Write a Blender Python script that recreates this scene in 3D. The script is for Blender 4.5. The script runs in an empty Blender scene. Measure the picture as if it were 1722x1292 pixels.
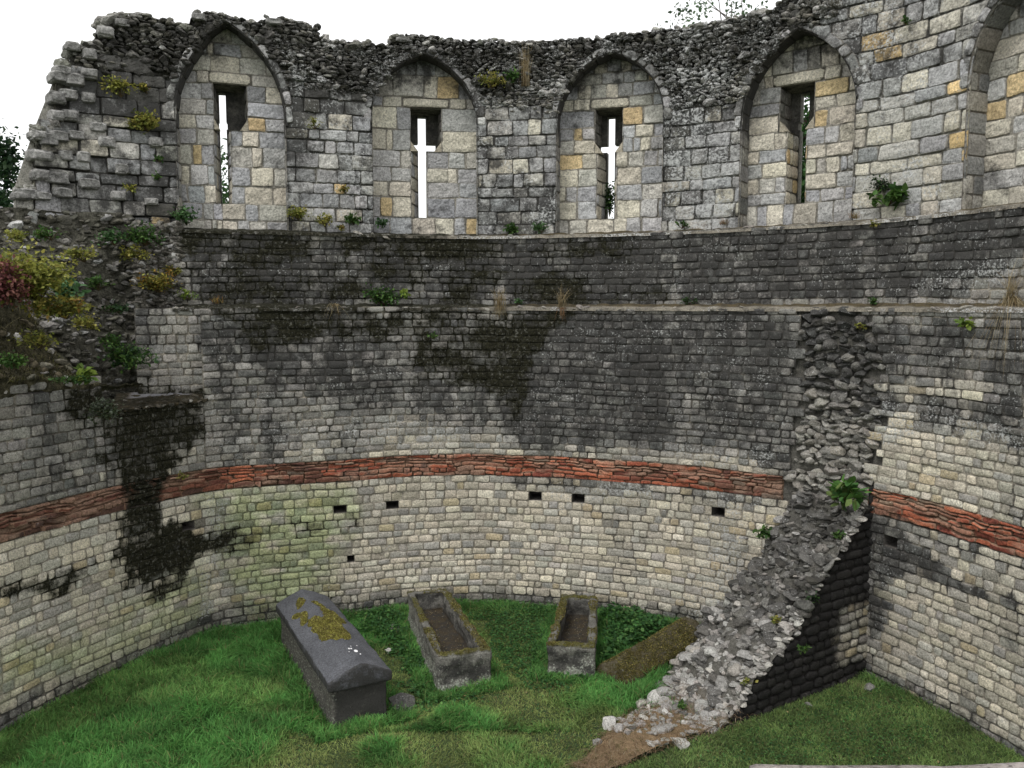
import bpy, bmesh, math, random
import numpy as np
from mathutils import Vector, Matrix
scene = bpy.context.scene
# ---------------------------------------------------------------- camera
F = 1390.0; CH = 4.8; PITCH = math.atan(131 / F)
cd = bpy.data.cameras.new("camera"); cam = bpy.data.objects.new("camera", cd)
scene.collection.objects.link(cam); scene.camera = cam
cam.location = (0, 0, CH); cam.rotation_euler = (math.pi / 2 - PITCH, 0, 0)
cd.sensor_width = 36; cd.lens = 36 * F / 1722; cd.clip_start = 0.05; cd.clip_end = 2000
# ---------------------------------------------------------------- world: overcast
SUN_EL = math.radians(58); SUN_AZ = math.radians(215)
w = bpy.data.worlds.new("World"); scene.world = w; w.use_nodes = True
nt = w.node_tree; nt.nodes.clear()
out = nt.nodes.new("ShaderNodeOutputWorld"); bg = nt.nodes.new("ShaderNodeBackground")
sky = nt.nodes.new("ShaderNodeTexSky"); sky.sky_type = 'NISHITA'; sky.sun_disc = False
sky.sun_elevation = SUN_EL; sky.sun_rotation = SUN_AZ
mx = nt.nodes.new("ShaderNodeMix"); mx.data_type = 'RGBA'; mx.inputs[0].default_value = 0.88
mx.inputs[7].default_value = (9.5, 9.4, 9.3, 1)
nt.links.new(sky.outputs[0], mx.inputs[6]); nt.links.new(mx.outputs[2], bg.inputs[0])
bg.inputs[1].default_value = 0.115
nt.links.new(bg.outputs[0], out.inputs[0])
sd = bpy.data.lights.new("sun", 'SUN'); sd.energy = 1.2; sd.angle = math.radians(14); sd.color = (1, .97, .93)
so = bpy.data.objects.new("sun", sd); scene.collection.objects.link(so)
dv = Vector((math.sin(SUN_AZ) * math.cos(SUN_EL), math.cos(SUN_AZ) * math.cos(SUN_EL), math.sin(SUN_EL)))
so.rotation_euler = dv.to_track_quat('Z', 'Y').to_euler()
scene.view_settings.view_transform = 'Standard'; scene.view_settings.look = 'None'
scene.view_settings.exposure = 0.45; scene.view_settings.gamma = 1
# ---------------------------------------------------------------- helpers
def tag(o, label=None, cat=None, group=None, kind=None):
    if label: o['label'] = label
    if cat: o['category'] = cat
    if group: o['group'] = group
    if kind: o['kind'] = kind
    return o
def empty(name, loc=(0, 0, 0), rz=0.0, **k):
    o = bpy.data.objects.new(name, None); scene.collection.objects.link(o)
    o.location = loc; o.rotation_euler = (0, 0, rz); o.empty_display_size = .2
    return tag(o, **k)
def mesh(name, V, faces, mat, parent=None, col=None, mask=None, smooth=False):
    """V Nx3, faces: array (M,4)/(M,3) or list of arrays; parents at identity or own location"""
    if isinstance(faces, np.ndarray): faces = [faces]
    faces = [np.asarray(f, dtype=np.int32) for f in faces if len(f)]
    V = np.asarray(V, dtype=np.float64).copy()
    if parent is not None:
        V -= np.array(parent.location)[None] if tuple(parent.rotation_euler) == (0, 0, 0) else 0
    me = bpy.data.meshes.new(name)
    nl = sum(f.size for f in faces); nf = sum(len(f) for f in faces)
    me.vertices.add(len(V)); me.vertices.foreach_set("co", V.ravel().astype(np.float32))
    me.loops.add(nl); me.polygons.add(nf)
    me.loops.foreach_set("vertex_index", np.concatenate([f.ravel() for f in faces]))
    sizes = np.concatenate([np.full(len(f), f.shape[1]) for f in faces])
    st = np.concatenate([[0], np.cumsum(sizes)[:-1]]).astype(np.int32)
    me.polygons.foreach_set("loop_start", st)
    me.polygons.foreach_set("use_smooth", np.full(nf, smooth))
    me.update(calc_edges=True)
    for nm, a in (("col", col), ("mask", mask)):
        if a is not None:
            a = np.asarray(a, float)
            if a.ndim == 1: a = np.tile(a, (len(V), 1))
            a4 = np.ones((len(V), 4), np.float32); a4[:, :3] = a[:, :3]
            at = me.attributes.new(nm, 'FLOAT_COLOR', 'POINT'); at.data.foreach_set("color", a4.ravel())
    me.materials.append(mat)
    o = bpy.data.objects.new(name, me); scene.collection.objects.link(o)
    if parent is not None: o.parent = parent
    return o
def h3(i, j, k, seed):
    n = (i.astype(np.int64) * 374761393 + j.astype(np.int64) * 668265263 + k.astype(np.int64) * 2147483647 + seed * 1274126177) & 0xffffffff
    n = (n ^ (n >> 13)) * 1274126177 & 0xffffffff
    n = n ^ (n >> 16)
    return (n & 0xffffff) / float(0xffffff)
def vn(x, y, z, seed=0):
    x, y, z = np.broadcast_arrays(np.asarray(x, float), np.asarray(y, float), np.asarray(z, float))
    xi, yi, zi = np.floor(x), np.floor(y), np.floor(z)
    fx, fy, fz = x - xi, y - yi, z - zi
    fx = fx * fx * (3 - 2 * fx); fy = fy * fy * (3 - 2 * fy); fz = fz * fz * (3 - 2 * fz)
    xi, yi, zi = xi.astype(np.int64), yi.astype(np.int64), zi.astype(np.int64)
    r = 0
    for a in (0, 1):
        for b in (0, 1):
            for c in (0, 1):
                r = r + h3(xi + a, yi + b, zi + c, seed) * (fx if a else 1 - fx) * (fy if b else 1 - fy) * (fz if c else 1 - fz)
    return r
def fbm(x, y, z=0, seed=0, o=4):
    r = 0; a = .5; t = 0
    for i in range(o):
        r = r + a * vn(x * 2 ** i, y * 2 ** i, z * 2 ** i, seed + i * 7); t += a; a *= .5
    return r / t
def sstep(a, b, x):
    t = np.clip((x - a) / (b - a), 0, 1); return t * t * (3 - 2 * t)
RNG = np.random.default_rng(7)
# ---------------------------------------------------------------- plan curves
def catmull(P, n=24):
    P = np.array(P, float); Q = np.vstack([2 * P[0] - P[1], P, 2 * P[-1] - P[-2]]); outp = []
    for i in range(1, len(Q) - 2):
        t = np.linspace(0, 1, n, endpoint=False)[:, None]
        a, b, c, d = Q[i - 1], Q[i], Q[i + 1], Q[i + 2]
        outp.append(.5 * ((2 * b) + (-a + c) * t + (2 * a - 5 * b + 4 * c - d) * t ** 2 + (-a + 3 * b - 3 * c + d) * t ** 3))
    outp.append(P[-1:]); return np.vstack(outp)
class Curve:
    def __init__(s, pts, ref):
        s.p = catmull(pts); d = np.linalg.norm(np.diff(s.p, axis=0), axis=1)
        L = np.concatenate([[0], np.cumsum(d)]); i = np.argmin(np.linalg.norm(s.p - np.array(ref), axis=1))
        s.s = L - L[i]
        t = np.gradient(s.p, axis=0); t /= np.linalg.norm(t, axis=1)[:, None]
        for _ in range(4):   # soften
            t[1:-1] = (t[:-2] + 2 * t[1:-1] + t[2:]) / 4
        s.n = np.stack([-t[:, 1], t[:, 0]], 1); s.n /= np.linalg.norm(s.n, axis=1)[:, None]
        s.n[:, :] = s.n
    def P(s, u, off):
        x = np.interp(u, s.s, s.p[:, 0]); y = np.interp(u, s.s, s.p[:, 1])
        nx = np.interp(u, s.s, s.n[:, 0]); ny = np.interp(u, s.s, s.n[:, 1])
        return x + nx * off, y + ny * off
RIGHT = [(-3.55, 12.25), (-2.43, 12.6), (-1.6, 12.85), (-0.6, 13.0), (0.1, 12.93), (0.85, 12.78), (1.75, 12.5), (2.45, 12.2), (3.05, 11.82), (3.7, 11.35),
         (4.2, 10.93), (4.62, 10.47), (5.08, 9.55), (5.46, 8.5), (5.72, 7.4), (5.85, 6.2), (5.9, 4.5)]
P0 = Curve([(-6.5, 6.0), (-6.15, 7.7), (-5.88, 8.75), (-5.58, 9.6), (-5.22, 10.45), (-4.72, 11.38), (-4.28, 11.92)] + RIGHT, (0.1, 12.93))
PM = Curve([(-9.3, 8.6), (-8.2, 9.4), (-7.2, 10.1), (-6.4, 10.85), (-5.7, 11.5), (-5.0, 11.86), (-4.28, 12.02)] + RIGHT, (0.1, 12.93))
O1, O2 = .25, .55
Z1, Z2 = 4.77, 5.9
def ray(px, py):
    x = (px - 861) / F; y = (646 - py) / F
    return np.array([x, math.cos(PITCH) + y * math.sin(PITCH), -math.sin(PITCH) + y * math.cos(PITCH)])
def hit(px, py, C, off):
    """where a sight line meets the wall: (s along the wall, height)"""
    d = ray(px, py)
    u = C.s[(C.s > -11) & (C.s < 12)]; x, y = C.P(u, off)
    f = x * d[1] - y * d[0]
    i = np.where((f[:-1] * f[1:] <= 0) & (y[:-1] > 0))[0]
    if len(i) == 0: i = [0 if px < 861 else len(u) - 2]
    i = i[0]; t = f[i] / (f[i] - f[i + 1]) if f[i] != f[i + 1] else 0
    uu = u[i] + t * (u[i + 1] - u[i]); xx, yy = C.P(uu, off)
    return float(uu), float(CH + d[2] * yy / d[1])
def onwall(px, py):
    s, z = hit(px, py, P0, 0)
    if z < 3.5 or (s > -3.6 and z < Z1): return s, z
    s, z = hit(px, py, PM, 0)
    if z < Z1: return s, z
    s, z = hit(px, py, PM, O1)
    if z < Z2: return s, z
    return hit(px, py, PM, O2)
def ground_pt(px, py, z=0.0):
    d = ray(px, py); t = (z - CH) / d[2]; return np.array([d[0] * t, d[1] * t, z])
# ---------------------------------------------------------------- materials
def newmat(name):
    m = bpy.data.materials.new(name); m.use_nodes = True; t = m.node_tree; t.nodes.clear()
    return m, t, t.nodes.new, t.links.new
def stone_mat(name, bump=.6, scale=1.0, moss_col=(.019, .0185, .010), soot_col=(.043, .042, .040), rough=.95, lichen=(.48, .49, .475)):
    m, t, N, L = newmat(name)
    o = N("ShaderNodeOutputMaterial"); b = N("ShaderNodeBsdfPrincipled"); L(b.outputs[0], o.inputs[0])
    b.inputs['Roughness'].default_value = rough; b.inputs['Specular IOR Level'].default_value = .2
    tc = N("ShaderNodeTexCoord")
    ac = N("ShaderNodeAttribute"); ac.attribute_name = "col"
    am = N("ShaderNodeAttribute"); am.attribute_name = "mask"
    sp = N("ShaderNodeSeparateColor"); L(am.outputs[0], sp.inputs[0])
    def noise(sc, det=6, rg=.6, off=0):
        n = N("ShaderNodeTexNoise"); n.inputs['Scale'].default_value = sc * scale; n.inputs['Detail'].default_value = det
        n.inputs['Roughness'].default_value = rg
        if off:
            mp = N("ShaderNodeMapping"); mp.inputs['Location'].default_value = (off, off * 1.7, -off); L(tc.outputs['Object'], mp.inputs[0]); L(mp.outputs[0], n.inputs[0])
        else: L(tc.outputs['Object'], n.inputs[0])
        return n
    def mth(op, a, b_=None, c=None, clamp=False):
        n = N("ShaderNodeMath"); n.operation = op; n.use_clamp = clamp
        for i, v in enumerate((a, b_, c)):
            if v is None: continue
            if isinstance(v, (int, float)): n.inputs[i].default_value = v
            else: L(v, n.inputs[i])
        return n.outputs[0]
    def thr(maskout, n, k, bias=0.0):   # clamp((m*1.3-.15 - n)*k+.5)
        a = mth('MULTIPLY_ADD', maskout, 1.1, -.05 + bias)
        return mth('MULTIPLY_ADD', mth('SUBTRACT', a, n.outputs[0]), k, .5, True)
    def mix(f, a, c2, mode='MIX'):
        n = N("ShaderNodeMix"); n.data_type = 'RGBA'; n.blend_type = mode
        if isinstance(f, (int, float)): n.inputs[0].default_value = f
        else: L(f, n.inputs[0])
        L(a, n.inputs[6])
        if isinstance(c2, tuple): n.inputs[7].default_value = (*c2, 1)
        else: L(c2, n.inputs[7])
        return n.outputs[2]
    # fine mottling of the stone itself
    n0 = noise(38, 8, .78); r0 = N("ShaderNodeMapRange"); r0.inputs[1].default_value = .33; r0.inputs[2].default_value = .67; r0.inputs[3].default_value = .42; r0.inputs[4].default_value = 1.5
    L(n0.outputs[0], r0.inputs[0])
    cc = N("ShaderNodeCombineColor"); [L(r0.outputs[0], cc.inputs[i]) for i in range(3)]
    c = mix(1.0, ac.outputs[0], cc.outputs[0], 'MULTIPLY')
    ns = noise(7, 10, .72, 3.1); fs = thr(sp.outputs[1], ns, 5); 
    c = mix(mth('MULTIPLY', fs, .9), c, soot_col)
    nl = noise(34, 8, .62, 9.3); fl = mth('MULTIPLY', thr(sp.outputs[2], nl, 9, -.045), .85)
    c = mix(fl, c, lichen)
    nm = noise(8, 10, .75, 5.5); fm = thr(sp.outputs[0], nm, 4.5)
    nmc = noise(45, 4, .6, 1.0); rm = N("ShaderNodeValToRGB"); L(nmc.outputs[0], rm.inputs[0])
    rm.color_ramp.elements[0].position = .35; rm.color_ramp.elements[0].color = tuple(v * .3 for v in moss_col) + (1,)
    rm.color_ramp.elements[1].position = .7; rm.color_ramp.elements[1].color = tuple(v * 1.9 for v in moss_col) + (1,)
    c = mix(fm, c, rm.outputs[0])
    nsp = noise(22, 6, .7, 4.4); c = mix(mth('MULTIPLY', mth('MULTIPLY_ADD', nsp.outputs[0], 9, -5.0, True), mth('MULTIPLY', fm, .75)), c, (.20, .20, .175))
    # black pits
    pit = noise(60, 5, .7, 2.2); pf = N("ShaderNodeMapRange"); L(pit.outputs[0], pf.inputs[0]); pf.inputs[1].default_value = .33; pf.inputs[2].default_value = .44; pf.inputs[3].default_value = .30; pf.inputs[4].default_value = 1
    cp = N("ShaderNodeCombineColor"); [L(pf.outputs[0], cp.inputs[i]) for i in range(3)]
    c = mix(1.0, c, cp.outputs[0], 'MULTIPLY')
    L(c, b.inputs['Base Color'])
    nb = noise(30, 10, .72, 7.7)
    hb = mth('ADD', mth('MULTIPLY_ADD', nmc.outputs[0], mth('MULTIPLY', fm, 1.2), nb.outputs[0]), mth('MULTIPLY', fm, .5))
    hb = mth('MULTIPLY_ADD', fs, -.25, hb)
    hb = mth('MULTIPLY_ADD', fl, .2, hb)
    bp = N("ShaderNodeBump"); bp.inputs['Strength'].default_value = bump; bp.inputs['Distance'].default_value = .03 / scale
    L(hb, bp.inputs['Height']); L(bp.outputs[0], b.inputs['Normal'])
    return m
def leaf_mat(name, trans=.35, rough=.6):
    m, t, N, L = newmat(name)
    o = N("ShaderNodeOutputMaterial"); b = N("ShaderNodeBsdfPrincipled"); tr = N("ShaderNodeBsdfTranslucent"); ms = N("ShaderNodeMixShader")
    a = N("ShaderNodeAttribute"); a.attribute_name = "col"
    tc = N("ShaderNodeTexCoord"); n = N("ShaderNodeTexNoise"); n.inputs['Scale'].default_value = 30; L(tc.outputs['Object'], n.inputs[0])
    mr = N("ShaderNodeMapRange"); mr.inputs[3].default_value = .65; mr.inputs[4].default_value = 1.35; L(n.outputs[0], mr.inputs[0])
    vm = N("ShaderNodeVectorMath"); vm.operation = 'SCALE'; L(a.outputs[0], vm.inputs[0]); L(mr.outputs[0], vm.inputs['Scale'])
    L(vm.outputs[0], b.inputs['Base Color']); L(vm.outputs[0], tr.inputs[0]); b.inputs['Roughness'].default_value = rough
    b.inputs['Specular IOR Level'].default_value = .25
    ms.inputs[0].default_value = trans; L(b.outputs[0], ms.inputs[1]); L(tr.outputs[0], ms.inputs[2]); L(ms.outputs[0], o.inputs[0])
    return m
M_ST = stone_mat("weathered_limestone")
M_BLK = stone_mat("sooty_limestone", soot_col=(.014, .013, .013), lichen=(.3, .3, .3))
M_ASH = stone_mat("ashlar_limestone", bump=.5, scale=.8, lichen=(.5, .51, .5))
M_TILE = stone_mat("roman_tile", bump=.7)
M_RUB = stone_mat("rubble_stone", bump=.8, scale=1.3, lichen=(.55, .56, .55))
M_COF = stone_mat("coffin_gritstone", bump=.7, scale=1.2, moss_col=(.085, .080, .020), lichen=(.44, .47, .40))
M_LEAF = leaf_mat("leaf"); M_GRASS = leaf_mat("grass_blade", .3, .7); M_BARK = stone_mat("bark", scale=2)
# ---------------------------------------------------------------- stains, described on the wall (s, z)
def poly(pts): return np.array([onwall(*p) for p in pts])
def sdf(poly_, u, v):
    """signed distance, positive inside"""
    A = poly_; B = np.roll(poly_, -1, axis=0); dm = np.full(u.shape, 1e9); ins = np.zeros(u.shape, bool)
    for (ax, ay), (bx, by) in zip(A, B):
        ex, ey = bx - ax, by - ay; wx, wy = u - ax, v - ay
        t = np.clip((wx * ex + wy * ey) / (ex * ex + ey * ey + 1e-12), 0, 1)
        dm = np.minimum(dm, (wx - ex * t) ** 2 + (wy - ey * t) ** 2)
        c = ((ay > v) != (by > v)) & (u < (bx - ax) * (v - ay) / (by - ay + 1e-12) + ax)
        ins ^= c
    return np.where(ins, 1, -1) * np.sqrt(dm)
def spot(P, u, v, soft=.15): return sstep(-soft, soft, sdf(P, u, v) + (fbm(u * 2.3, v * 2.3, 0, 55) - .5) * min(soft * 2.2, .45) + (fbm(u * 9, v * 9, 0, 56, 3) - .5) * .22)
S_DARK = poly([(300, 640), (345, 500), (700, 500), (1722, 500), (1800, 500), (1800, 690), (1722, 680), (1600, 670), (1480, 650), (1460, 700), (1460, 880), (1330, 862), (1290, 800), (1240, 770), (1150, 765), (1000, 770), (850, 758), (800, 740), (600, 700), (470, 680), (380, 640)])
S_DARK2 = poly([(290, 365), (1722, 325), (1800, 320), (1800, 420), (1722, 450), (1640, 480), (1560, 530), (290, 530)])
S_TRANS = poly([(1470, 640), (1722, 640), (1722, 760), (1600, 735), (1500, 700), (1460, 720)])
S_LOWD = poly([(1460, 850), (1500, 870), (1560, 930), (1640, 980), (1722, 1010), (1722, 1040), (1600, 1000), (1540, 975), (1500, 990), (1475, 1080), (1460, 1128), (1450, 1128), (1448, 900)])
S_WHITE = [poly([(1120, 735), (1200, 745), (1290, 765), (1290, 792), (1200, 780), (1130, 768)]), poly([(1430, 700), (1470, 660), (1600, 690), (1722, 700), (1722, 760), (1600, 745), (1480, 750)]),
           poly([(1460, 480), (1722, 420), (1722, 505), (1560, 505), (1440, 512)]), poly([(400, 735), (760, 690), (800, 755), (600, 765), (450, 785)]),
           poly([(1190, 810), (1270, 830), (1265, 1010), (1170, 1050), (1140, 1000), (1165, 900)]), poly([(340, 640), (372, 640), (378, 1040), (335, 1050)]), poly([(1060, 800), (1120, 810), (1120, 850), (900, 850), (900, 805)])]
S_MOSS = [(poly([(270, 375), (600, 392), (900, 398), (900, 430), (700, 438), (560, 430), (430, 460), (300, 420)]), .88),
          (poly([(300, 440), (700, 440), (1000, 455), (1120, 490), (1150, 512), (300, 515)]), .3),
          (poly([(700, 400), (1060, 400), (1060, 440), (720, 440)]), .55),
          (poly([(340, 512), (960, 520), (935, 545), (900, 610), (860, 700), (790, 640), (700, 640), (690, 580), (560, 560), (480, 580), (420, 590), (380, 540)]), .8),
          (poly([(168, 640), (350, 655), (345, 690), (335, 740), (290, 770), (270, 880), (335, 905), (320, 960), (268, 1022), (215, 985), (178, 950), (205, 900), (185, 800), (170, 700)]), .92),
          (poly([(60, 635), (160, 640), (150, 665), (110, 690), (85, 680)]), .9),
          (poly([(0, 990), (190, 930), (200, 945), (60, 1010), (0, 1020)]), .35), (poly([(330, 900), (560, 870), (600, 880), (400, 915), (330, 925)]), .45),
          (poly([(900, 520), (960, 522), (930, 548), (890, 545)]), .8)]
S_ALG = [(poly([(395, 820), (570, 812), (600, 860), (560, 960), (520, 1040), (400, 1040), (370, 900)]), .75), (poly([(270, 960), (350, 960), (350, 1060), (280, 1080), (180, 1130), (0, 1160), (0, 1100), (180, 1060)]), .6), (poly([(330, 815), (420, 812), (420, 860), (330, 860)]), .5)]
S_GND = None
def roman_stain(u, v, P):
    """returns darkening/soot, lichen, moss, algae at wall coordinates"""
    x, y, z = P
    n = fbm(x * 1.1, y * 1.1, z * .9, 3); nfine = fbm(x * 4, y * 4, z * 5, 9)
    soot = np.full(u.shape, .27) + (n - .5) * .42 + (fbm(u * .6, v * .8, 0, 60, 3) - .5) * .2
    lf_ = .87 + .13 * sstep(-2.2, .6, u)
    soot = np.maximum(soot, .56 * lf_ * spot(S_DARK, u, v, .45) + (n - .5) * .2)
    soot = np.maximum(soot, .57 * spot(S_DARK2, u, v, .3) + (n - .5) * .2)
    soot = np.maximum(soot, .54 * spot(S_TRANS, u, v, .3)); soot = np.maximum(soot, .55 * spot(S_LOWD, u, v, .12))
    soot = np.where((u < -3.4) & (v > 2.3), np.maximum(soot, .40), soot)
    soot = soot + (fbm(u * 3.2, v * .35, 0, 57, 3) - .5) * .34 * sstep(1.9, 2.6, v) + (fbm(u * 4, v * .5, 0, 58, 3) - .5) * .14
    soot = np.maximum(soot, .47 * sstep(.6, .1, v + (n - .5) * .4))
    soot = np.maximum(soot, .42 * sstep(1.75, 2.0, v) * sstep(2.3, 2.15, v) * sstep(-1, 0, u))
    lich = .37 + (nfine - .5) * .22 + .03 * sstep(.4, .5, soot)
    for P_ in S_WHITE: lich = np.maximum(lich, .35 + .13 * spot(P_, u, v, .3) + (nfine - .5) * .25)
    moss = np.full(u.shape, .12)
    for P_, k in S_MOSS: soot = np.maximum(soot, (.50 if k > .6 else .40) * spot(P_, u, v, .55))
    nm_ = fbm(u * 2.4, v * 3.0, 0, 59, 4) - .5
    for P_, k in S_MOSS: moss = np.maximum(moss, min(.42 + .22 * k, .62) * sstep(.0, .75, spot(P_, u, v, .32)) + ((nfine - .5) * .3 + nm_ * (.75 if k < .9 else .3) - (.04 if k < .9 else 0)) * spot(P_, u, v, .32))
    alg = np.zeros(u.shape)
    for P_, k in S_ALG: alg = np.maximum(alg, k * spot(P_, u, v, .3) * sstep(.3, .6, nfine + .1))
    return soot, lich, moss, alg
# ---------------------------------------------------------------- coursed masonry
def courses(u0, u1, v0, v1, h, hv, l, lv, rng, holes=(), ucut=None, u0f=None, minl=.09):
    """rows of block rectangles; holes = [(ua,ub,va,vb)] removed; ucut(v)->(lo,hi)"""
    R = []; hs = []; v = v0
    while v < v1 - h * .5:
        hh = h * (1 + rng.uniform(-hv, hv)); hs.append(hh); v += hh
    hs = np.array(hs) * (v1 - v0) / sum(hs); v = v0
    for hh in hs:
        lo, hi = u0, u1
        if ucut: lo, hi = ucut(v + hh / 2)
        spans = [(lo, hi)]
        for (ua, ub, va, vb) in holes:
            if va < v + hh / 2 < vb:
                ns = []
                for a, b in spans:
                    if ub <= a or ua >= b: ns.append((a, b)); continue
                    if ua > a: ns.append((a, ua))
                    if ub < b: ns.append((ub, b))
                spans = ns
        for a, b in spans:
            if b - a < .02: continue
            ls = []; t = 0
            while t < b - a:
                q = l * (1 + rng.uniform(-lv, lv)); ls.append(q); t += q
            if len(ls) > 1 and rng.random() < .5: ls.pop()
            ls = np.array(ls) * (b - a) / sum(ls)
            k = rng.integers(0, len(ls)); ls = np.roll(ls, k); x = a
            for q in ls: R.append((x, x + q, v, v + hh)); x += q
        v += hh
    return np.array(R)
def block_mesh(R, fmap, rng, gap=.008, bev=.012, J=.03, bulge=.008, rough=.006, dep=.008, jit=.006, na=5, nb=3, base=None, mort=(.2, .185, .16), clamp=None, rnd=.012, off=None):
    """every rectangle becomes a rounded rough-faced stone with its share of mortar. returns V, faces, per-vertex colour, (u,v) and blockid"""
    N = len(R); L = R[:, 1] - R[:, 0]; H = R[:, 3] - R[:, 2]
    def axis(a0, Ln, n):
        g = np.minimum(gap, Ln * .2) * rng.uniform(.5, 1.5, N); b = np.minimum(bev, Ln * .2)
        cols = [a0, a0 + g, a0 + g + b]
        for i in range(1, n + 1): cols.append(a0 + g + b + (Ln - 2 * g - 2 * b) * i / (n + 1))
        cols += [a0 + Ln - g - b, a0 + Ln - g, a0 + Ln]
        return np.stack(cols, 1)
    A = axis(R[:, 0], L, na); B = axis(R[:, 2], H, nb); ka, kb = na + 6, nb + 6
    U = np.repeat(A[:, :, None], kb, 2); W = np.repeat(B[:, None, :], ka, 1)
    ia = np.arange(ka)[None, :, None]; ib = np.arange(kb)[None, None, :]
    ra = np.minimum(ia, ka - 1 - ia); rb = np.minimum(ib, kb - 1 - ib); ring = np.minimum(ra, rb) + np.zeros((N, 1, 1), int)
    # per-corner jitter
    ta = (U - R[:, 0, None, None]) / L[:, None, None]; tb = (W - R[:, 2, None, None]) / H[:, None, None]
    cj = rng.uniform(-jit, jit, (N, 2, 2, 2)); ins = ring >= 1
    for comp, T in ((0, U), (1, W)):
        j = (cj[:, 0, 0, comp, None, None] * (1 - ta) * (1 - tb) + cj[:, 1, 0, comp, None, None] * ta * (1 - tb) + cj[:, 0, 1, comp, None, None] * (1 - ta) * tb + cj[:, 1, 1, comp, None, None] * ta * tb)
        T += np.where(ins, j, 0)
    # rounded corners
    cr = (ra <= 2) & (rb <= 2) & (ra >= 1) & (rb >= 1); rr = rng.uniform(.4, 1.6, (N, 1, 1)) * rnd
    su = np.where(ta < .5, 1, -1); sv = np.where(tb < .5, 1, -1)
    U += np.where(cr, su * rr, 0); W += np.where(cr, sv * rr, 0)
    n1 = fbm(U * 9, W * 9, rng.uniform(0, 99), 21, 3) - .5; n2 = vn(U * 35, W * 35, 5.5, 31) - .5
    U += np.where(ring >= 1, (vn(U * 20, W * 20, 1.5, 41) - .5) * rough * 1.2, 0); W += np.where(ring >= 1, (vn(U * 20, W * 20, 8.5, 43) - .5) * rough * 1.2, 0)
    bl = bulge * rng.uniform(.2, 1.5, (N, 1, 1)) * np.sqrt(np.clip(16 * ta * (1 - ta) * tb * (1 - tb), 0, 1))
    d0 = rng.normal(0, dep, (N, 1, 1)); tilt = rng.normal(0, dep * .6, (N, 1, 1)) * (tb - .5) + rng.normal(0, dep * .6, (N, 1, 1)) * (ta - .5)
    front = d0 + tilt + bl + n1 * rough * 3 + n2 * rough
    D = np.where(ring == 0, -J, np.where(ring == 1, -J * .85 + d0 * .3, np.where(ring == 2, front - bev * .45, front)))
    if off is not None: D = D + np.where(ring > 0, off[:, None, None], np.minimum(off.min(), 0))
    if clamp is not None: U, W = clamp(U, W, R)
    if base is None: base = np.tile((.4, .37, .3), (N, 1))
    isst = (ring >= 2)[..., None]
    mcol = np.array(mort)[None, None, None] * (0.8 + .4 * fbm(U * 5, W * 5, 3, 77)[..., None])
    C = np.where(isst, base[:, None, None, :] * (1 + n1[..., None] * .5), mcol)
    i0 = np.arange(N)[:, None, None] * ka * kb + np.arange(ka - 1)[None, :, None] * kb + np.arange(kb - 1)[None, None, :]
    Fq = np.stack([i0, i0 + kb, i0 + kb + 1, i0 + 1], -1).reshape(-1, 4)
    X, Y, Z = fmap(U.ravel(), W.ravel(), D.ravel())
    return np.stack([X, Y, Z], 1), Fq, C.reshape(-1, 3), U.ravel(), W.ravel(), D.ravel(), isst.repeat(1, -1).reshape(-1)
def fm_wall(C, off, wav=.0):
    def f(u, v, d):
        vv = v + wav * (fbm(u * .55, v * .8, 0, 13, 2) - .5) * np.clip((v - .0) * 3, 0, 1) * 2
        x, y = C.P(u, off - d); return x, y, vv
    return f
def palette(N, cols, wts, rng, var=.13):
    c = np.array(cols)[rng.choice(len(cols), N, p=np.array(wts) / sum(wts))]
    return c * (1 + rng.normal(0, var, (N, 1))).clip(.55, 1.5) * (1 + rng.normal(0, .009, (N, 3)))
class Acc:
    def __init__(s): s.V = []; s.F = {}; s.C = []; s.M = []; s.n = 0
    def add(s, V, Fq, C, M):
        V = np.asarray(V, float); n = len(V)
        C = np.asarray(C, float); M = np.asarray(M, float)
        if C.ndim == 1: C = np.tile(C, (n, 1))
        if M.ndim == 1: M = np.tile(M, (n, 1))
        s.V.append(V); s.C.append(C); s.M.append(M)
        Fq = np.asarray(Fq); s.F.setdefault(Fq.shape[1], []).append(Fq + s.n); s.n += n
    def build(s, name, mat, parent=None, smooth=False):
        return mesh(name, np.vstack(s.V), [np.vstack(f) for f in s.F.values()], mat, parent, np.vstack(s.C), np.vstack(s.M), smooth)
def gridpatch(us, vs, f):
    U, W = np.meshgrid(us, vs, indexing='ij'); X, Y, Z = f(U.ravel(), W.ravel())
    a, b = len(us), len(vs); i = np.arange(a - 1)[:, None] * b + np.arange(b - 1)[None]
    return np.stack([X, Y, Z], 1), np.stack([i, i + b, i + b + 1, i + 1], -1).reshape(-1, 4), U.ravel(), W.ravel()
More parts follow.
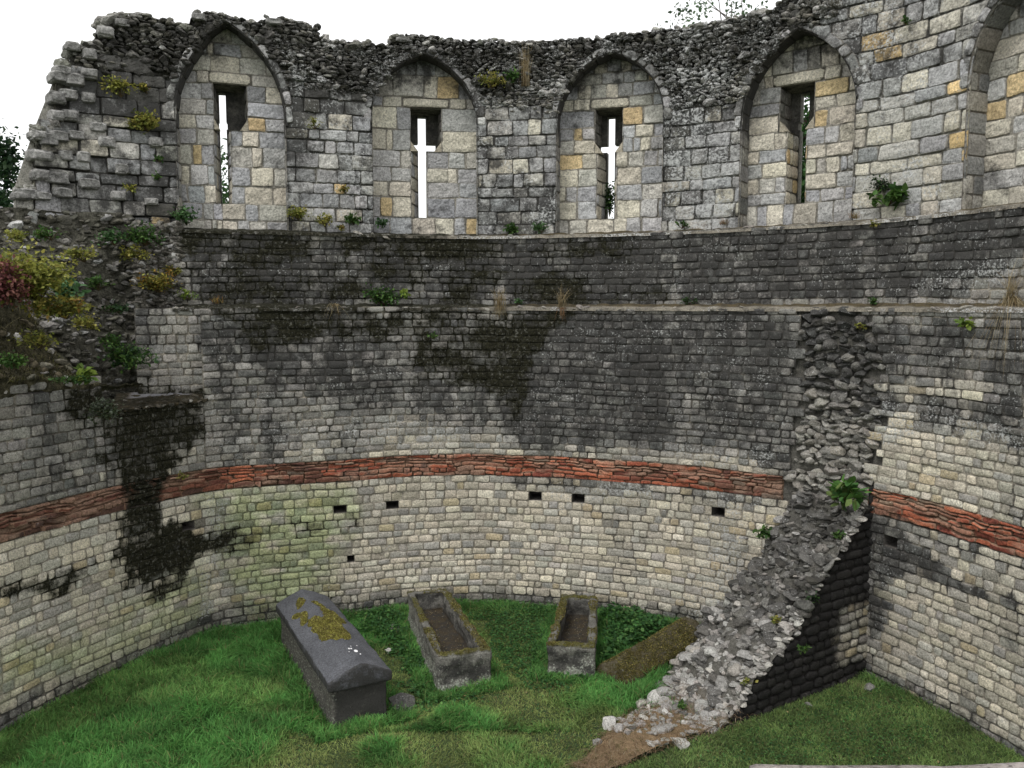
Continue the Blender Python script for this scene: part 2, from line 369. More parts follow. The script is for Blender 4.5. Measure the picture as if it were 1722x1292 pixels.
# rocks
def _ico(k):
    bm = bmesh.new(); bmesh.ops.create_icosphere(bm, subdivisions=k, radius=1); bm.verts.ensure_lookup_table()
    V = np.array([v.co[:] for v in bm.verts]); Fc = np.array([[v.index for v in f.verts] for f in bm.faces]); bm.free(); return V, Fc
ICO = {1: _ico(2), 2: _ico(3), 3: _ico(4)}
def rocks(cen, size, rng, k=2, flat=(.5, .8), cols=None, cuts=6, frame=None, noise=.12):
    """angular stones: cen Nx3, size N. frame(N,3,3) optional local axes (rows: along, out, up)"""
    N = len(cen); V0, F0 = ICO[k]; n = len(V0)
    P = np.tile(V0[None], (N, 1, 1))
    for _ in range(cuts):
        d = rng.normal(size=(N, 3)); d /= np.linalg.norm(d, axis=1)[:, None]; c = rng.uniform(.45, .85, N)
        dot = np.einsum('nij,nj->ni', P, d); ex = np.clip(dot - c[:, None], 0, None); P -= ex[..., None] * d[:, None]
    P *= (1 + (vn(P[..., 0] * 2.5 + np.arange(N)[:, None] * 7.3, P[..., 1] * 2.5, P[..., 2] * 2.5, 3)[..., None] - .5) * noise * 2)
    sc = np.stack([rng.uniform(.8, 1.3, N), rng.uniform(.7, 1.1, N), rng.uniform(flat[0], flat[1], N)], 1) * np.asarray(size)[:, None]
    P *= sc[:, None]
    # random small tilt + yaw
    yaw = rng.uniform(0, 2 * math.pi, N) if frame is None else rng.normal(0, .15, N); tl = rng.normal(0, .28, (N, 2))
    def rot(a, ax):
        c, s = np.cos(a), np.sin(a); M = np.zeros((N, 3, 3)); i, j = [(1, 2), (0, 2), (0, 1)][ax]
        M[:, ax, ax] = 1; M[:, i, i] = c; M[:, j, j] = c; M[:, i, j] = -s; M[:, j, i] = s; return M
    Rm = rot(yaw, 2) @ rot(tl[:, 0], 0) @ rot(tl[:, 1], 1)
    P = np.einsum('nij,nkj->nki', Rm, P)
    if frame is not None: P = np.einsum('nki,nij->nkj', P, frame)
    P += np.asarray(cen)[:, None]
    Fc = (F0[None] + np.arange(N)[:, None, None] * n).reshape(-1, 3)
    if cols is None: cols = np.tile((.3, .29, .26), (N, 1))
    return P.reshape(-1, 3), Fc, np.repeat(cols, n, 0)
def wall_rocks(acc, C, off, us, vs, size, rng, cols, mask, proud=.0, flat=(.4, .8), k=2):
    x, y = C.P(us, off - proud); x2, y2 = C.P(us + .01, off - proud)
    tx = np.stack([x2 - x, y2 - y, 0 * x], 1); tx /= np.linalg.norm(tx, axis=1)[:, None]
    up = np.tile([0., 0, 1], (len(us), 1)); outn = np.cross(up, tx)
    V, Fc, Cc = rocks(np.stack([x, y, vs], 1), size, rng, k, flat, cols, frame=np.stack([tx, outn, up], 1))
    n = len(ICO[k][0]); acc.add(V, Fc, Cc, np.repeat(mask, n, 0))
# ================================================================ THE TOWER WALL
tower = empty('ruined_tower', (0, 13, 0), label='curved stone tower wall with red tile band, two ledges and arched arrow slit recesses', cat='ruined tower')
rng = np.random.default_rng(11)
LIGHT = [(.58, .53, .42), (.52, .48, .39), (.46, .44, .38), (.62, .58, .48), (.48, .41, .28), (.38, .365, .33)]
DARK = [(.20, .195, .18), (.16, .16, .15), (.25, .24, .22), (.13, .13, .125), (.31, .30, .28)]
scarP = poly([(1345, 520), (1450, 520), (1475, 560), (1480, 660), (1465, 760), (1470, 870), (1340, 880), (1330, 800), (1350, 700), (1345, 600)])
sX0 = hit(1338, 860, P0, 0)[0]; sX1 = hit(1452, 1000, P0, 0)[0]     # where the cross wall joins
s345 = hit(345, 680, P0, 0)[0]; s175 = hit(175, 700, P0, 0)[0]
def roman_section(name, C, off, u0, u1, v0, v1, holes=(), top=None, skip=None, wav=.035, seed=1, h=.118, parent=tower, ucut=None, l=.19):
    rg = np.random.default_rng(seed)
    R = courses(u0, u1, v0, v1, h, .2, l, .5, rg, holes, ucut)
    uc = (R[:, 0] + R[:, 1]) / 2; vc = (R[:, 2] + R[:, 3]) / 2
    keep = np.ones(len(R), bool)
    if skip is not None: keep &= ~skip(uc, vc)
    R = R[keep]; uc = uc[keep]; vc = vc[keep]; N = len(R)
    x, y = C.P(uc, off); so_, li_, mo_, al_ = roman_stain(uc, vc, (x, y, vc))
    base = palette(N, LIGHT, [4, 4, 3, 3, .8, 1.6], rg, .11) * (.78 + .44 * fbm(uc * .8, vc * .9, 0, 205, 3))[:, None]; dk = palette(N, DARK, [4, 4, 3, 3, 1.2], rg, .18)
    gy = palette(N, [(.27, .265, .25), (.22, .22, .205), (.32, .31, .29), (.25, .24, .22)], [3, 3, 2, 2], rg, .15); g_ = (.85 * sstep(ZT1 - .1, ZT1 + .3, vc + rg.normal(0, .15, N)) * sstep(3.9, 3.5, np.where(uc > sX1, 3.4 + (4.2 - vc), 0)))[:, None]
    base = base * (1 - g_) + gy * g_
    t = sstep(.3, .52, so_ + rg.normal(0, .05, N))[:, None]; base = base * (1 - t) + dk * t
    V, Fq, Cc, U, W, D, st = block_mesh(R, fm_wall(C, off, wav), rg, base=base, gap=.0042, bev=.008, J=.016, bulge=.0045, rough=.007, dep=.007, jit=.008, na=5, nb=3, rnd=.005, mort=(.31, .285, .235))
    so_, li_, mo_, al_ = roman_stain(U, W, (V[:, 0], V[:, 1], V[:, 2]))
    Cc = Cc * (1 - al_[:, None] * .75) + Cc * np.array([.42, .62, .22]) * 1.0 * al_[:, None] * .75
    Cc *= np.where(st, 1, 1 - .4 * sstep(.3, .5, so_))[:, None]
    so_ = np.where(st, so_, so_ + .12); mo_ = np.where(st, mo_, mo_ + .14)
    return mesh(name, V, Fq, M_ST, parent, Cc, np.stack([mo_, so_, li_], 1)), R
# putlog holes (open sockets between stones)
HPX = [(318, 884), (572, 855), (660, 847), (900, 835), (972, 842), (1207, 862), (1496, 915), (590, 937)]
holesA = []
for i, p in enumerate(HPX):
    s_, z_ = onwall(*p); k = .055 if i == 7 else .1; hv = .03 if i == 7 else .06; holesA.append((s_ - k, s_ + k, z_ - hv, z_ + hv))
ZT0, ZT1 = 2.12, 2.46
U0, U1 = P0.s[0] + .3, P0.s[-1] - .3
_, RA = roman_section('lower_stonework', P0, 0, U0, U1, -.05, ZT0, holes=holesA, seed=2)
for hls in holesA:    # the socket sides follow the removed stones
    vs_ = [r for r in RA if abs(r[1] - hls[0]) < 1e-6 and r[2] < (hls[2] + hls[3]) / 2 < r[3]]
    v0, v1 = (vs_[0][2], vs_[0][3]) if vs_ else (hls[2], hls[3])
    fm = fm_wall(P0, 0, .035); a, b = hls[0] - .004, hls[1] + .004; v0 -= .004; v1 += .004; dd = -.45
    q = np.array([(a, v0, -.02), (b, v0, -.02), (b, v1, -.02), (a, v1, -.02), (a, v0, dd), (b, v0, dd), (b, v1, dd), (a, v1, dd)])
    X, Y, Z = fm(q[:, 0], q[:, 1], q[:, 2])
    acc = Acc(); acc.add(np.stack([X, Y, Z], 1), np.array([[0, 1, 5, 4], [1, 2, 6, 5], [2, 3, 7, 6], [3, 0, 4, 7], [4, 5, 6, 7]]), (.12, .11, .1), (.1, .3, .1))
    acc.build('putlog_hole', M_ST, tower)
# tile band: five courses of thin red tiles, eroded, with wide mortar
rt = np.random.default_rng(5)
hole_t = [(hit(1315, 810, P0, 0)[0], hit(1458, 830, P0, 0)[0], 0, 9)]
RT = courses(U0, U1, ZT0, ZT1, .058, .4, .24, .6, rt, hole_t)
uc = (RT[:, 0] + RT[:, 1]) / 2; vc = (RT[:, 2] + RT[:, 3]) / 2; N = len(RT)
er = fbm(uc * 1.3, vc * 6, 0, 61); px_left = sstep(-4.2, -4.8, uc)
bt = palette(N, [(.40, .125, .07), (.33, .10, .06), (.46, .16, .09), (.26, .08, .055), (.25, .19, .14)], [4, 4, 2.5, 1.6, .7], rt, .18)
dk = np.clip(sstep(.5, .62, fbm(uc * 1.1, vc * 3, 5, 71)) * .7 + px_left * .65, 0, .9)[:, None]; bt = bt * (1 - dk) + np.array([.085, .06, .05]) * dk
offs = np.where(er > .56, -.022, 0) + rt.normal(0, .008, N) + px_left * rt.normal(0, .02, N)
V, Fq, Cc, U, W, D, st = block_mesh(RT, fm_wall(P0, 0, .035), rt, base=bt, gap=.006, bev=.006, J=.017, bulge=.003, rough=.015, dep=.008, jit=.013, na=9, nb=2, rnd=.004, mort=(.36, .22, .15), off=offs)
brk = sstep(.5, .62, fbm(U * 2.6, W * 9, 0, 62, 3))[:, None]; Cc = Cc * (1 - brk * .55) + np.array((.36, .25, .18)) * brk * .55
wob = (fbm(U * .9, 0 * U, 4, 19, 3) - .5) * .09 + (fbm(U * 5, W * 5, 4, 29, 3) - .5) * .05
V[:, 2] += wob * sstep(0, .3, np.minimum(W - ZT0, ZT1 - W) / .1)
so_, li_, mo_, al_ = roman_stain(U, W, V.T); t2 = sstep(.45, .7, fbm(U * 1.6, W * 5, 1, 81))
Mt = np.stack([np.clip(mo_ * 1.0, 0, 1), .27 + .14 * t2 + (so_ - .3).clip(0, .3) * .35, np.full(len(U), .30) + .08 * t2], 1)
for sel in (U[Fq].mean(1) < hole_t[0][0] + .01, U[Fq].mean(1) > hole_t[0][0] + .01):
    Fs = Fq[sel]; ids, inv = np.unique(Fs, return_inverse=True); mesh('tile_band', V[ids], inv.reshape(-1, 4), M_TILE, tower, Cc[ids], Mt[ids])
V, Fq, U, W = gridpatch(np.arange(U0, U1, .1), np.linspace(ZT0 - .07, ZT1 + .07, 4), lambda u, v: (*P0.P(u, .09), v)); k = ~((U[Fq].mean(1) > hole_t[0][0]) & (U[Fq].mean(1) < hole_t[0][1]))
mesh('band_bedding', V, Fq[k], M_ST, tower, np.tile((.14, .12, .1), (len(V), 1)), np.tile((.2, .4, .3), (len(V), 1)))
# stonework above the tiles
inscar = lambda u, v: (sdf(scarP, u, v) + (fbm(u * 4, v * 4, 0, 5) - .5) * .25 > 0)
roman_section('middle_stonework', P0, 0, s345 - .02, U1, ZT1, Z1, seed=3, skip=inscar, h=.112)
roman_section('left_middle_stonework', P0, 0, s175, s345 - .02, ZT1, 3.46, seed=33, h=.115)
roman_section('left_stonework', P0, 0, U0, s175, ZT1, 3.93, seed=34, h=.12, ucut=None)
sM0 = hit(228, 580, PM, 0)[0]; sM1 = s345 + (0)
roman_section('left_recessed_stonework', PM, 0, sM0, hit(350, 600, PM, 0)[0], 3.3, Z1, seed=35, h=.118)
roman_section('upper_stonework', PM, O1, hit(285, 420, PM, O1)[0], PM.s[-1] - .3, Z1, Z2, seed=4, h=.112)
# wall scar: torn core where the cross wall used to bond in
acc = Acc(); rg = np.random.default_rng(44)
V, Fq, U, W = gridpatch(np.linspace(scarP[:, 0].min() - .3, scarP[:, 0].max() + .3, 90), np.linspace(1.9, Z1 - .02, 150), lambda u, v: fm_wall(P0, .07)(u, v, (fbm(u * 6, v * 6, 0, 8) - .5) * .09))
acc.add(V, Fq, np.tile((.12, .115, .1), (len(V), 1)), np.stack([np.full(len(V), .25), np.full(len(V), .4), np.full(len(V), .3)], 1))
us = []; vs = []; sz = []
v = 2.0
while v < Z1:
    hh = rg.uniform(.04, .115); u = scarP[:, 0].min() - .1
    while u < scarP[:, 0].max() + .1:
        ll = hh * rg.uniform(1.0, 2.6)
        if inscar(np.array([u + ll / 2]), np.array([v]))[0] and rg.random() < .93: us.append(u + ll / 2 + rg.normal(0, .01)); vs.append(v + rg.normal(0, .015)); sz.append((ll, hh))
        u += ll * rg.uniform(.8, 1.0)
    v += hh * .82
us, vs, sz = np.array(us), np.array(vs), np.array(sz); N = len(us)
lt = sstep(3.9, 3.2, vs + rg.normal(0, .3, N)) * .5 + (rg.random(N) < .12) * .35
cols = palette(N, DARK, [4, 4, 3, 3, 1], rg) * .6 * (1 - lt[:, None]) + palette(N, [(.45, .43, .38), (.38, .35, .3)], [2, 1], rg) * lt[:, None]
wall_rocks(acc, P0, 0, us, vs, (sz[:, 0] + sz[:, 1]) * .35, rg, cols, np.stack([np.full(N, .25), .52 - .25 * lt, .40 + .06 * lt], 1), proud=-.045, flat=(.45, .75))
acc.build('torn_core', M_RUB, tower)
# ledges: coping stones with dirt on top
def ledge(name, C, oa, ob, z, u0, u1, seed, mossy):
    rg = np.random.default_rng(seed); R = courses(u0, u1, 0, 1, 1, 0, .3, .5, rg)
    a = Acc(); uu = np.arange(u0, u1, .025); vv = np.array([-.022, -.012, .0, .02, .05, .1, .16, .22, .3, .36]) 
    def f(u, v):
        n = fbm(u * 7, v * 7, seed, 5); edge = fbm(u * 2.2, 0, seed, 6) 
        zz = z - .03 * (v < -.01) - .0 + np.where(v < 0, -.012, 0) + (n - .45) * .05 * np.clip(v * 20, .3, 1) + .05 * np.clip(v / (ob - oa), 0, 1.3)
        x, y = C.P(u, oa + v * (ob - oa) / .3 - (edge - .5) * .03 * (v < .05)); return x, y, zz
    V, Fq, U, W = gridpatch(uu, vv, f); n = fbm(U * 3, W * 9, seed, 9); li = sstep(.45, .6, fbm(U * 1.7, W * 2, seed, 12))
    cc = np.array([.24, .22, .18])[None] * (.6 + .8 * n[:, None]); dirt = sstep(.06, .15, W + (n - .5) * .1)[:, None]; cc = cc * (1 - dirt) + np.array([.10, .08, .045]) * dirt
    ms = mossy(U); a.add(V, Fq, cc, np.stack([ms + .2 * dirt[:, 0], .42 + 0 * n, .3 + .22 * li * (1 - dirt[:, 0])], 1))
    # a few edge stones standing proud
    us = rg.uniform(u0, u1, int((u1 - u0) * 5)); us = us[vn(us * 1.3, 0, seed, 3) > .35]; N = len(us)
    wall_rocks(a, C, oa, us, z - .012 + rg.normal(0, .012, N), rg.uniform(.04, .09, N), rg, palette(N, [(.42, .40, .35), (.22, .2, .18), (.32, .3, .26)], [1, 2, 2], rg), np.stack([.5 * mossy(us) + .1, .35 + 0 * us, .42 + 0 * us], 1), proud=-.05, flat=(.28, .45))
    a.build(name, M_RUB, tower)
ledge('lower_ledge', PM, 0.0, O1, Z1, hit(290, 515, PM, 0)[0], PM.s[-1] - .4, 5, lambda u: .18 + .4 * sstep(1.0, -1.5, u))
ledge('upper_ledge', PM, O1, O2, Z2, hit(270, 380, PM, O1)[0], PM.s[-1] - .4, 6, lambda u: .2 + .42 * sstep(.5, -2.5, u))
# ================================================================ UPPER WALL WITH ARCHED RECESSES
ND = .34; SD = .80; BD = .96        # recess depth, slit slab, back face (from the upper wall's face)
TOPPX = [(26, 318), (60, 312), (61, 215), (92, 213), (94, 122), (116, 106), (118, 72), (160, 70), (163, 42), (188, 26), (240, 22), (300, 40), (318, 46), (321, 24), (350, 20), (400, 32), (430, 38), (450, 27),
         (500, 40), (525, 48), (530, 66), (590, 72), (655, 76), (659, 60), (720, 62), (800, 68), (870, 72), (940, 64), (1000, 63), (1100, 52), (1160, 46), (1200, 38), (1290, 22), (1310, 6), (1340, -10), (1400, -30), (1722, -90)]
_t = np.array([hit(*p, PM, O2) for p in TOPPX]); _t = _t[np.argsort(_t[:, 0])]
sEND = _t[0, 0]; sEND2 = PM.s[-1] - .5
def ztop(s): return np.minimum(np.interp(s, _t[:, 0], _t[:, 1]), 10.4) + (fbm(s * 3, 0, 2, 91, 3) - .5) * .09
RUBPX = [(26, 100), (110, 105), (200, 105), (285, 115), (300, 100), (385, 30), (470, 110), (485, 128), (560, 142), (622, 150), (650, 120), (715, 80), (780, 120), (810, 168), (930, 172), (960, 125), (1022, 80), (1085, 115), (1125, 175), (1240, 160), (1290, 85), (1350, 32), (1390, 10), (1410, -60), (1722, -120)]
_r = np.array([hit(*p, PM, O2) for p in RUBPX]); _r = _r[np.argsort(_r[:, 0])]
def zrub(s): return np.interp(s, _r[:, 0], _r[:, 1])
def BDF(s): return .14 + (BD - .14) * sstep(sEND + .9, sEND + 2.3, s)
class Niche: pass
niches = []
def mk(l, r, apx, spr, base, void, slit, arms=None, order=0, low=None):
    n = Niche(); n.l = hit(l, 250, PM, O2)[0]; n.r = hit(r, 250, PM, O2)[0] if r else n.l + 1.72
    n.uc = (n.l + n.r) / 2; n.w = (n.r - n.l) / 2
    n.va = hit(*apx, PM, O2)[1]; n.vs = hit(apx[0], spr, PM, O2)[1]; n.vb = Z2 + .02; n.order = order
    if void:
        sx = (void[0] + void[1]) / 2
        n.v0 = hit(void[0], 200, PM, O2 + ND)[0]; n.v1 = hit(void[1], 200, PM, O2 + ND)[0]
        n.vt = hit(sx, void[2], PM, O2 + ND)[1]; n.vsh = hit(sx, void[3] + 3, PM, O2 + ND)[1]
        n.l0 = hit(low[0], 300, PM, O2 + ND)[0]; n.l1 = hit(low[1], 300, PM, O2 + ND)[0]; n.s0 = hit(slit[0], 250, PM, O2 + SD)[0]; n.s1 = hit(slit[1], 250, PM, O2 + SD)[0]
        n.st = min(hit(slit[0], slit[2], PM, O2 + SD)[1], n.vt - .03); n.sb = hit(slit[0], slit[3], PM, O2 + SD)[1]
        if arms: n.a0 = hit(arms[0], 250, PM, O2 + SD)[0]; n.a1 = hit(arms[1], 250, PM, O2 + SD)[0]
        else: n.a0, n.a1 = n.s0 - .02, n.s1 + .02
    else:
        n.l0 = n.uc - .16; n.l1 = n.uc + .16; n.v0 = n.uc - .27; n.v1 = n.uc + .27; n.vt = 7.95; n.vsh = 7.25; n.s0 = n.uc - .07; n.s1 = n.uc + .07; n.st = 7.85; n.sb = 6.2; n.a0 = n.uc - .2; n.a1 = n.uc + .2
    dz_ = (n.vsh - CH) * .035; n.ab, n.at = n.vsh + dz_, n.vsh + dz_ + .12
    niches.append(n)
mk(298, 480, (385, 38), 190, 350, (360, 416, 142, 216), (370, 382, 150, 348), None, 1, (362, 389))
mk(627, 801, (715, 92), 200, 385, (690, 742, 183, 252), (703, 717, 188, 371), (690, 733), 2, (692, 717))
mk(937, 1114, (1022, 90), 200, 385, (1001, 1047, 183, 254), (1021, 1034, 190, 373), (1008, 1047), 3, (1004, 1036))
mk(1247, 1436, (1350, 48), 190, 360, (1311, 1368, 142, 216), (1344, 1359, 152, 348), None, 4, (1322, 1354))
mk(1626, None, (1722, -20), 190, 330, None, None, None, 5)
niches[4].va = niches[3].va; niches[4].vs = niches[3].vs
def hw(n, v):
    ha = n.va - n.vs; c = max((ha * ha - n.w * n.w) / (2 * n.w), 0.02); Rr = n.w + c
    return np.where(v < n.vs, n.w, np.sqrt(np.clip(Rr * Rr - np.clip(v - n.vs, 0, 99) ** 2, 0, None)) - c) * (v < n.va)
def varch(n, du):
    ha = n.va - n.vs; c = max((ha * ha - n.w * n.w) / (2 * n.w), 0.02); Rr = n.w + c
    return n.vs + np.sqrt(np.clip(Rr * Rr - (np.abs(du) + c) ** 2, 0, None))
def clamp_arch(U, W, R):
    U = U.copy(); W = W.copy(); bc = ((R[:, 0] + R[:, 1]) / 2)[:, None, None] if R is not None else U
    for n in niches:
        h = hw(n, W); du = U - n.uc; ins = (np.abs(du) < h) & (W < n.va)
        side = np.where(bc > n.uc, 1, -1) + 0 * du
        mh = np.abs(side * h - du); mv = np.where(W > n.vs - .05, varch(n, du) - W, 9)
        usev = ins & (mv < mh); useh = ins & ~usev
        W = np.where(usev, W + mv, W); U = np.where(useh, n.uc + side * h, U)
    return U, W
def in_niche(u, v, pad=0):
    r = np.zeros(np.shape(u), bool)
    for n in niches: r |= (np.abs(u - n.uc) < hw(n, v) + pad * (v < n.va)) & (v < n.va)
    return r
ASH = [(.40, .40, .39), (.47, .46, .42), (.34, .345, .345), (.52, .49, .41), (.56, .42, .22), (.29, .29, .285)]
fmE = fm_wall(PM, O2, 0)
s1430 = hit(1435, 200, PM, O2)[0]; s480 = hit(485, 200, PM, O2)[0]
def upper_stain(u, v):
    n = fbm(u * 1.4, v * 1.4, 0, 101); nf = fbm(u * 4, v * 4, 0, 103)
    right = sstep(s1430 - .3, s1430 + .3, u); hi = sstep(7.3, 8.4, v + (n - .5) * 1.6)
    soot = .49 + (n - .5) * .5 + .12 * hi * (1 - right * .4)
    soot = soot * (1 - right) + right * (.24 + .2 * hi + (n - .5) * .2)
    black = sstep(hit(1112, 200, PM, O2)[0], hit(1130, 200, PM, O2)[0], u) * sstep(hit(1235, 200, PM, O2)[0], hit(1220, 200, PM, O2)[0], u)
    soot = np.maximum(soot, black * (.36 + .22 * sstep(6.9, 8.2, v)))
    lich = .44 + (nf - .5) * .3 + .06 * black
    lich = lich - .1 * sstep(s480, s480 - .5, u)
    moss = .16 + .22 * hi * (1 - right)
    return soot, lich, moss
rg = np.random.default_rng(21)
R = courses(sEND, sEND2, Z2 - .02, 10.4, .205, .22, .30, .42, rg)
uc = (R[:, 0] + R[:, 1]) / 2; vc = (R[:, 2] + R[:, 3]) / 2
allin = np.ones(len(R), bool)
for cu in (0, 1):
    for cv in (2, 3): allin &= in_niche(R[:, cu], R[:, cv])
keep = ~allin & (R[:, 3] < ztop(uc) + .08) & ((vc < zrub(uc) + (fbm(uc * 2, vc * 2, 0, 6) - .5) * .4))
keep &= ~(in_niche(uc, vc) & (np.abs(uc - np.array([niches[np.argmin([abs(x - n.uc) for n in niches])].uc for x in uc])) < .35))
R = R[keep]; uc = uc[keep]; vc = vc[keep]; N = len(R)
base = palette(N, ASH, [4, 3, 4, 1.5, .25, 2.5], rg, .13)
rt_ = (uc > s1430); base[rt_] = palette(rt_.sum(), ASH, [3, 5, 2.5, 4.5, .7, 1], rg, .14)
lf = uc < niches[0].l; offb = np.where(lf, rg.uniform(-.012, .06, N), 0)
V, Fq, Cc, U, W, D, st = block_mesh(R, fmE, rg, base=base, gap=.0045, bev=.010, J=.018, bulge=.005, rough=.013, dep=.009, jit=.013, na=8, nb=6, rnd=.005, mort=(.24, .23, .2), clamp=clamp_arch, off=offb)
so_, li_, mo_ = upper_stain(U, W)
Mt = np.stack([mo_, np.where(st, so_, so_ + .1), li_], 1); nv_ = len(V) // N; seg_ = np.repeat(sum((uc > n.uc).astype(int) for n in niches), nv_)
for q_ in range(6):
    Fs = Fq[seg_[Fq[:, 0]] == q_]
    if len(Fs): ids, inv = np.unique(Fs, return_inverse=True); mesh('ashlar_facing', V[ids], inv.reshape(-1, 4), M_ASH, tower, Cc[ids], Mt[ids])
# rubble band and broken crest
acc = Acc(); rg = np.random.default_rng(23)
us_ = np.arange(sEND, sEND2, .04); vs_ = np.arange(Z2 - .1, 10.5, .04)
V, Fq, U, W = gridpatch(us_, vs_, lambda u, v: fmE(u, np.minimum(v, ztop(u)), -.035 + (fbm(u * 5, v * 5, 0, 8) - .5) * .06))
cu = U[Fq].mean(1); cv = W[Fq].mean(1); k = ~in_niche(cu, cv, .02) & (cv < ztop(cu) + .04); 
Fq = Fq[k]; so_, li_, mo_ = upper_stain(U, W)
acc.add(V, Fq, np.tile((.15, .145, .12), (len(V), 1)), np.stack([mo_ + .15, so_ + .05, li_ - .1], 1))
V, Fq, U, W = gridpatch(us_, np.linspace(-.03, BD, 22), lambda u, v: (*PM.P(u, O2 + v * BDF(u) / BD), ztop(u) - .03 + (fbm(u * 4, v * 4, 0, 18) - .5) * .14 * sstep(0, .1, v)))
acc.add(V, Fq, np.tile((.15, .14, .11), (len(V), 1)), np.tile((.5, .4, .35), (len(V), 1)))
us = []; vs = []; sz = []; v = 7.3
while v < 10.4:
    hh = rg.uniform(.035, .085); u = sEND
    while u < sEND2:
        ll = hh * rg.uniform(1.0, 2.6)
        if v > zrub(u) - .12 + rg.normal(0, .05) and v < ztop(u) - .0 and not in_niche(np.array([u]), np.array([v]), .06)[0]: us.append(u + ll / 2); vs.append(v); sz.append((ll + hh) * .36)
        u += ll * .85
    v += hh * .72
us, vs, sz = map(np.array, (us, vs, sz)); N = len(us)
so_, li_, mo_ = upper_stain(us, vs)
wall_rocks(acc, PM, O2, us, vs, sz, rg, palette(N, [(.38, .365, .33), (.27, .26, .23), (.19, .18, .15), (.46, .45, .42)], [3, 4, 3, 1.5], rg, .2), np.stack([np.clip(mo_ + rg.normal(.06, .08, N), 0, .52), so_ - .05 + rg.normal(0, .06, N), li_ + .03 + 0 * us], 1), proud=.0, flat=(.35, .7), k=1)
# loose stones along the broken top edge, front to back
N = 1500; us = rg.uniform(sEND, hit(1420, 100, PM, O2)[0], N); oo = rg.uniform(-.02, .9, N) * BDF(us); x, y = PM.P(us, O2 + oo)
V, Fc, Cc = rocks(np.stack([x, y, ztop(us) - .01 + rg.uniform(-.03, .03, N)], 1), rg.uniform(.03, .075, N) * (1 + 1.0 * (rg.random(N) < .08)), rg, 1, (.5, .8), palette(N, [(.28, .27, .25), (.18, .18, .15), (.4, .39, .36)], [3, 4, 1.2], rg))
acc.add(V, Fc, Cc, np.tile((.36, .38, .42), (len(V), 1)))
acc.build('rubble_crest', M_RUB, tower)
# stepped end blocks at the left tip of the ruin
rg = np.random.default_rng(29)
EB = [(45, 327, .30, .13), (95, 300, .30, .15), (82, 235, .26, .16), (125, 135, .26, .15), (150, 92, .22, .14), (178, 55, .2, .14), (115, 160, .2, .13), (118, 195, .2, .15), (128, 228, .18, .12), (140, 265, .2, .14), (150, 310, .22, .14), (205, 40, .2, .1), (70, 330, .2, .1), (105, 120, .2, .12), (335, 30, .2, .1), (460, 38, .24, .08), (677, 68, .2, .07), (180, 240, .22, .15), (205, 285, .2, .14), (200, 330, .24, .13), (255, 340, .22, .1), (262, 240, .2, .13), (165, 215, .2, .12), (98, 130, .2, .14), (97, 165, .24, .15), (96, 195, .2, .14), (98, 230, .26, .13), (66, 228, .2, .12), (68, 262, .26, .14), (70, 295, .22, .14), (36, 330, .2, .1), (110, 262, .2, .13), (105, 325, .24, .13), (122, 80, .16, .1), (150, 125, .22, .13), (148, 165, .2, .13)]
for (px, py, L_, H_) in EB:
    s_, z_ = hit(px, py, PM, O2 - .02); x, y = PM.P(s_, O2 + .05); x2, y2 = PM.P(s_ + .02, O2 + .05)
    t = np.array([x2 - x, y2 - y, 0]); t /= np.linalg.norm(t); o_ = np.array([-t[1], t[0], 0])
    V0, F0 = ICO[3]; Pq = np.sign(V0) * np.abs(V0) ** .42; Pq /= np.abs(Pq).max(0)
    Pq = Pq * (1 + .12 * (vn(V0[:, 0] * 2 + px, V0[:, 1] * 2, V0[:, 2] * 2 + py, 1) - .5)[:, None] * 2)
    L_ *= rg.uniform(.85, 1.15); Vq = np.array([x, y, z_]) + (Pq[:, :1] * L_ * .52) * t + (Pq[:, 1:2] * .16) * o_ + (Pq[:, 2:] * H_ * .55) * np.array([0, 0, 1.])
    acc = Acc(); acc.add(Vq, F0, np.array((.34, .335, .32)) * rg.uniform(.65, 1.05), (.2, .42, .40)); acc.build('end_block', M_ASH, tower)
# back face and end cap
ss = sorted(set(list(np.arange(sEND, sEND2, .3)) + [q for n in niches for q in (n.s0, n.s1, n.a0, n.a1)]))
zz = np.array(sorted(set([2.0, 4.0, 9.0, 10.4] + [q for n in niches for q in (n.sb, n.ab, n.at, n.st)])))
def in_cross(u, v):
    r = np.zeros(u.shape, bool)
    for n in niches: r |= ((u > n.s0) & (u < n.s1) & (v > n.sb) & (v < n.st)) | ((u > n.a0) & (u < n.a1) & (v > n.ab) & (v < n.at))
    return r
V, Fq, U, W = gridpatch(np.array(ss), zz, lambda u, v: fmE(u, np.minimum(v, ztop(u)), -BDF(u)))
k = ~in_cross(U[Fq].mean(1), W[Fq].mean(1)); acc = Acc(); acc.add(V, Fq[k], (.35, .34, .3), (.2, .35, .35))
x0, y0 = PM.P(sEND, O2); x1, y1 = PM.P(sEND, O2 + BDF(sEND))
q = np.array([(x0, y0, 2), (x1, y1, 2), (x1, y1, ztop(np.array([sEND]))[0]), (x0, y0, ztop(np.array([sEND]))[0])]); acc.add(q, np.array([[0, 1, 2, 3]]), (.3, .29, .26), (.3, .4, .3))
acc.build('outer_face', M_ASH, tower)
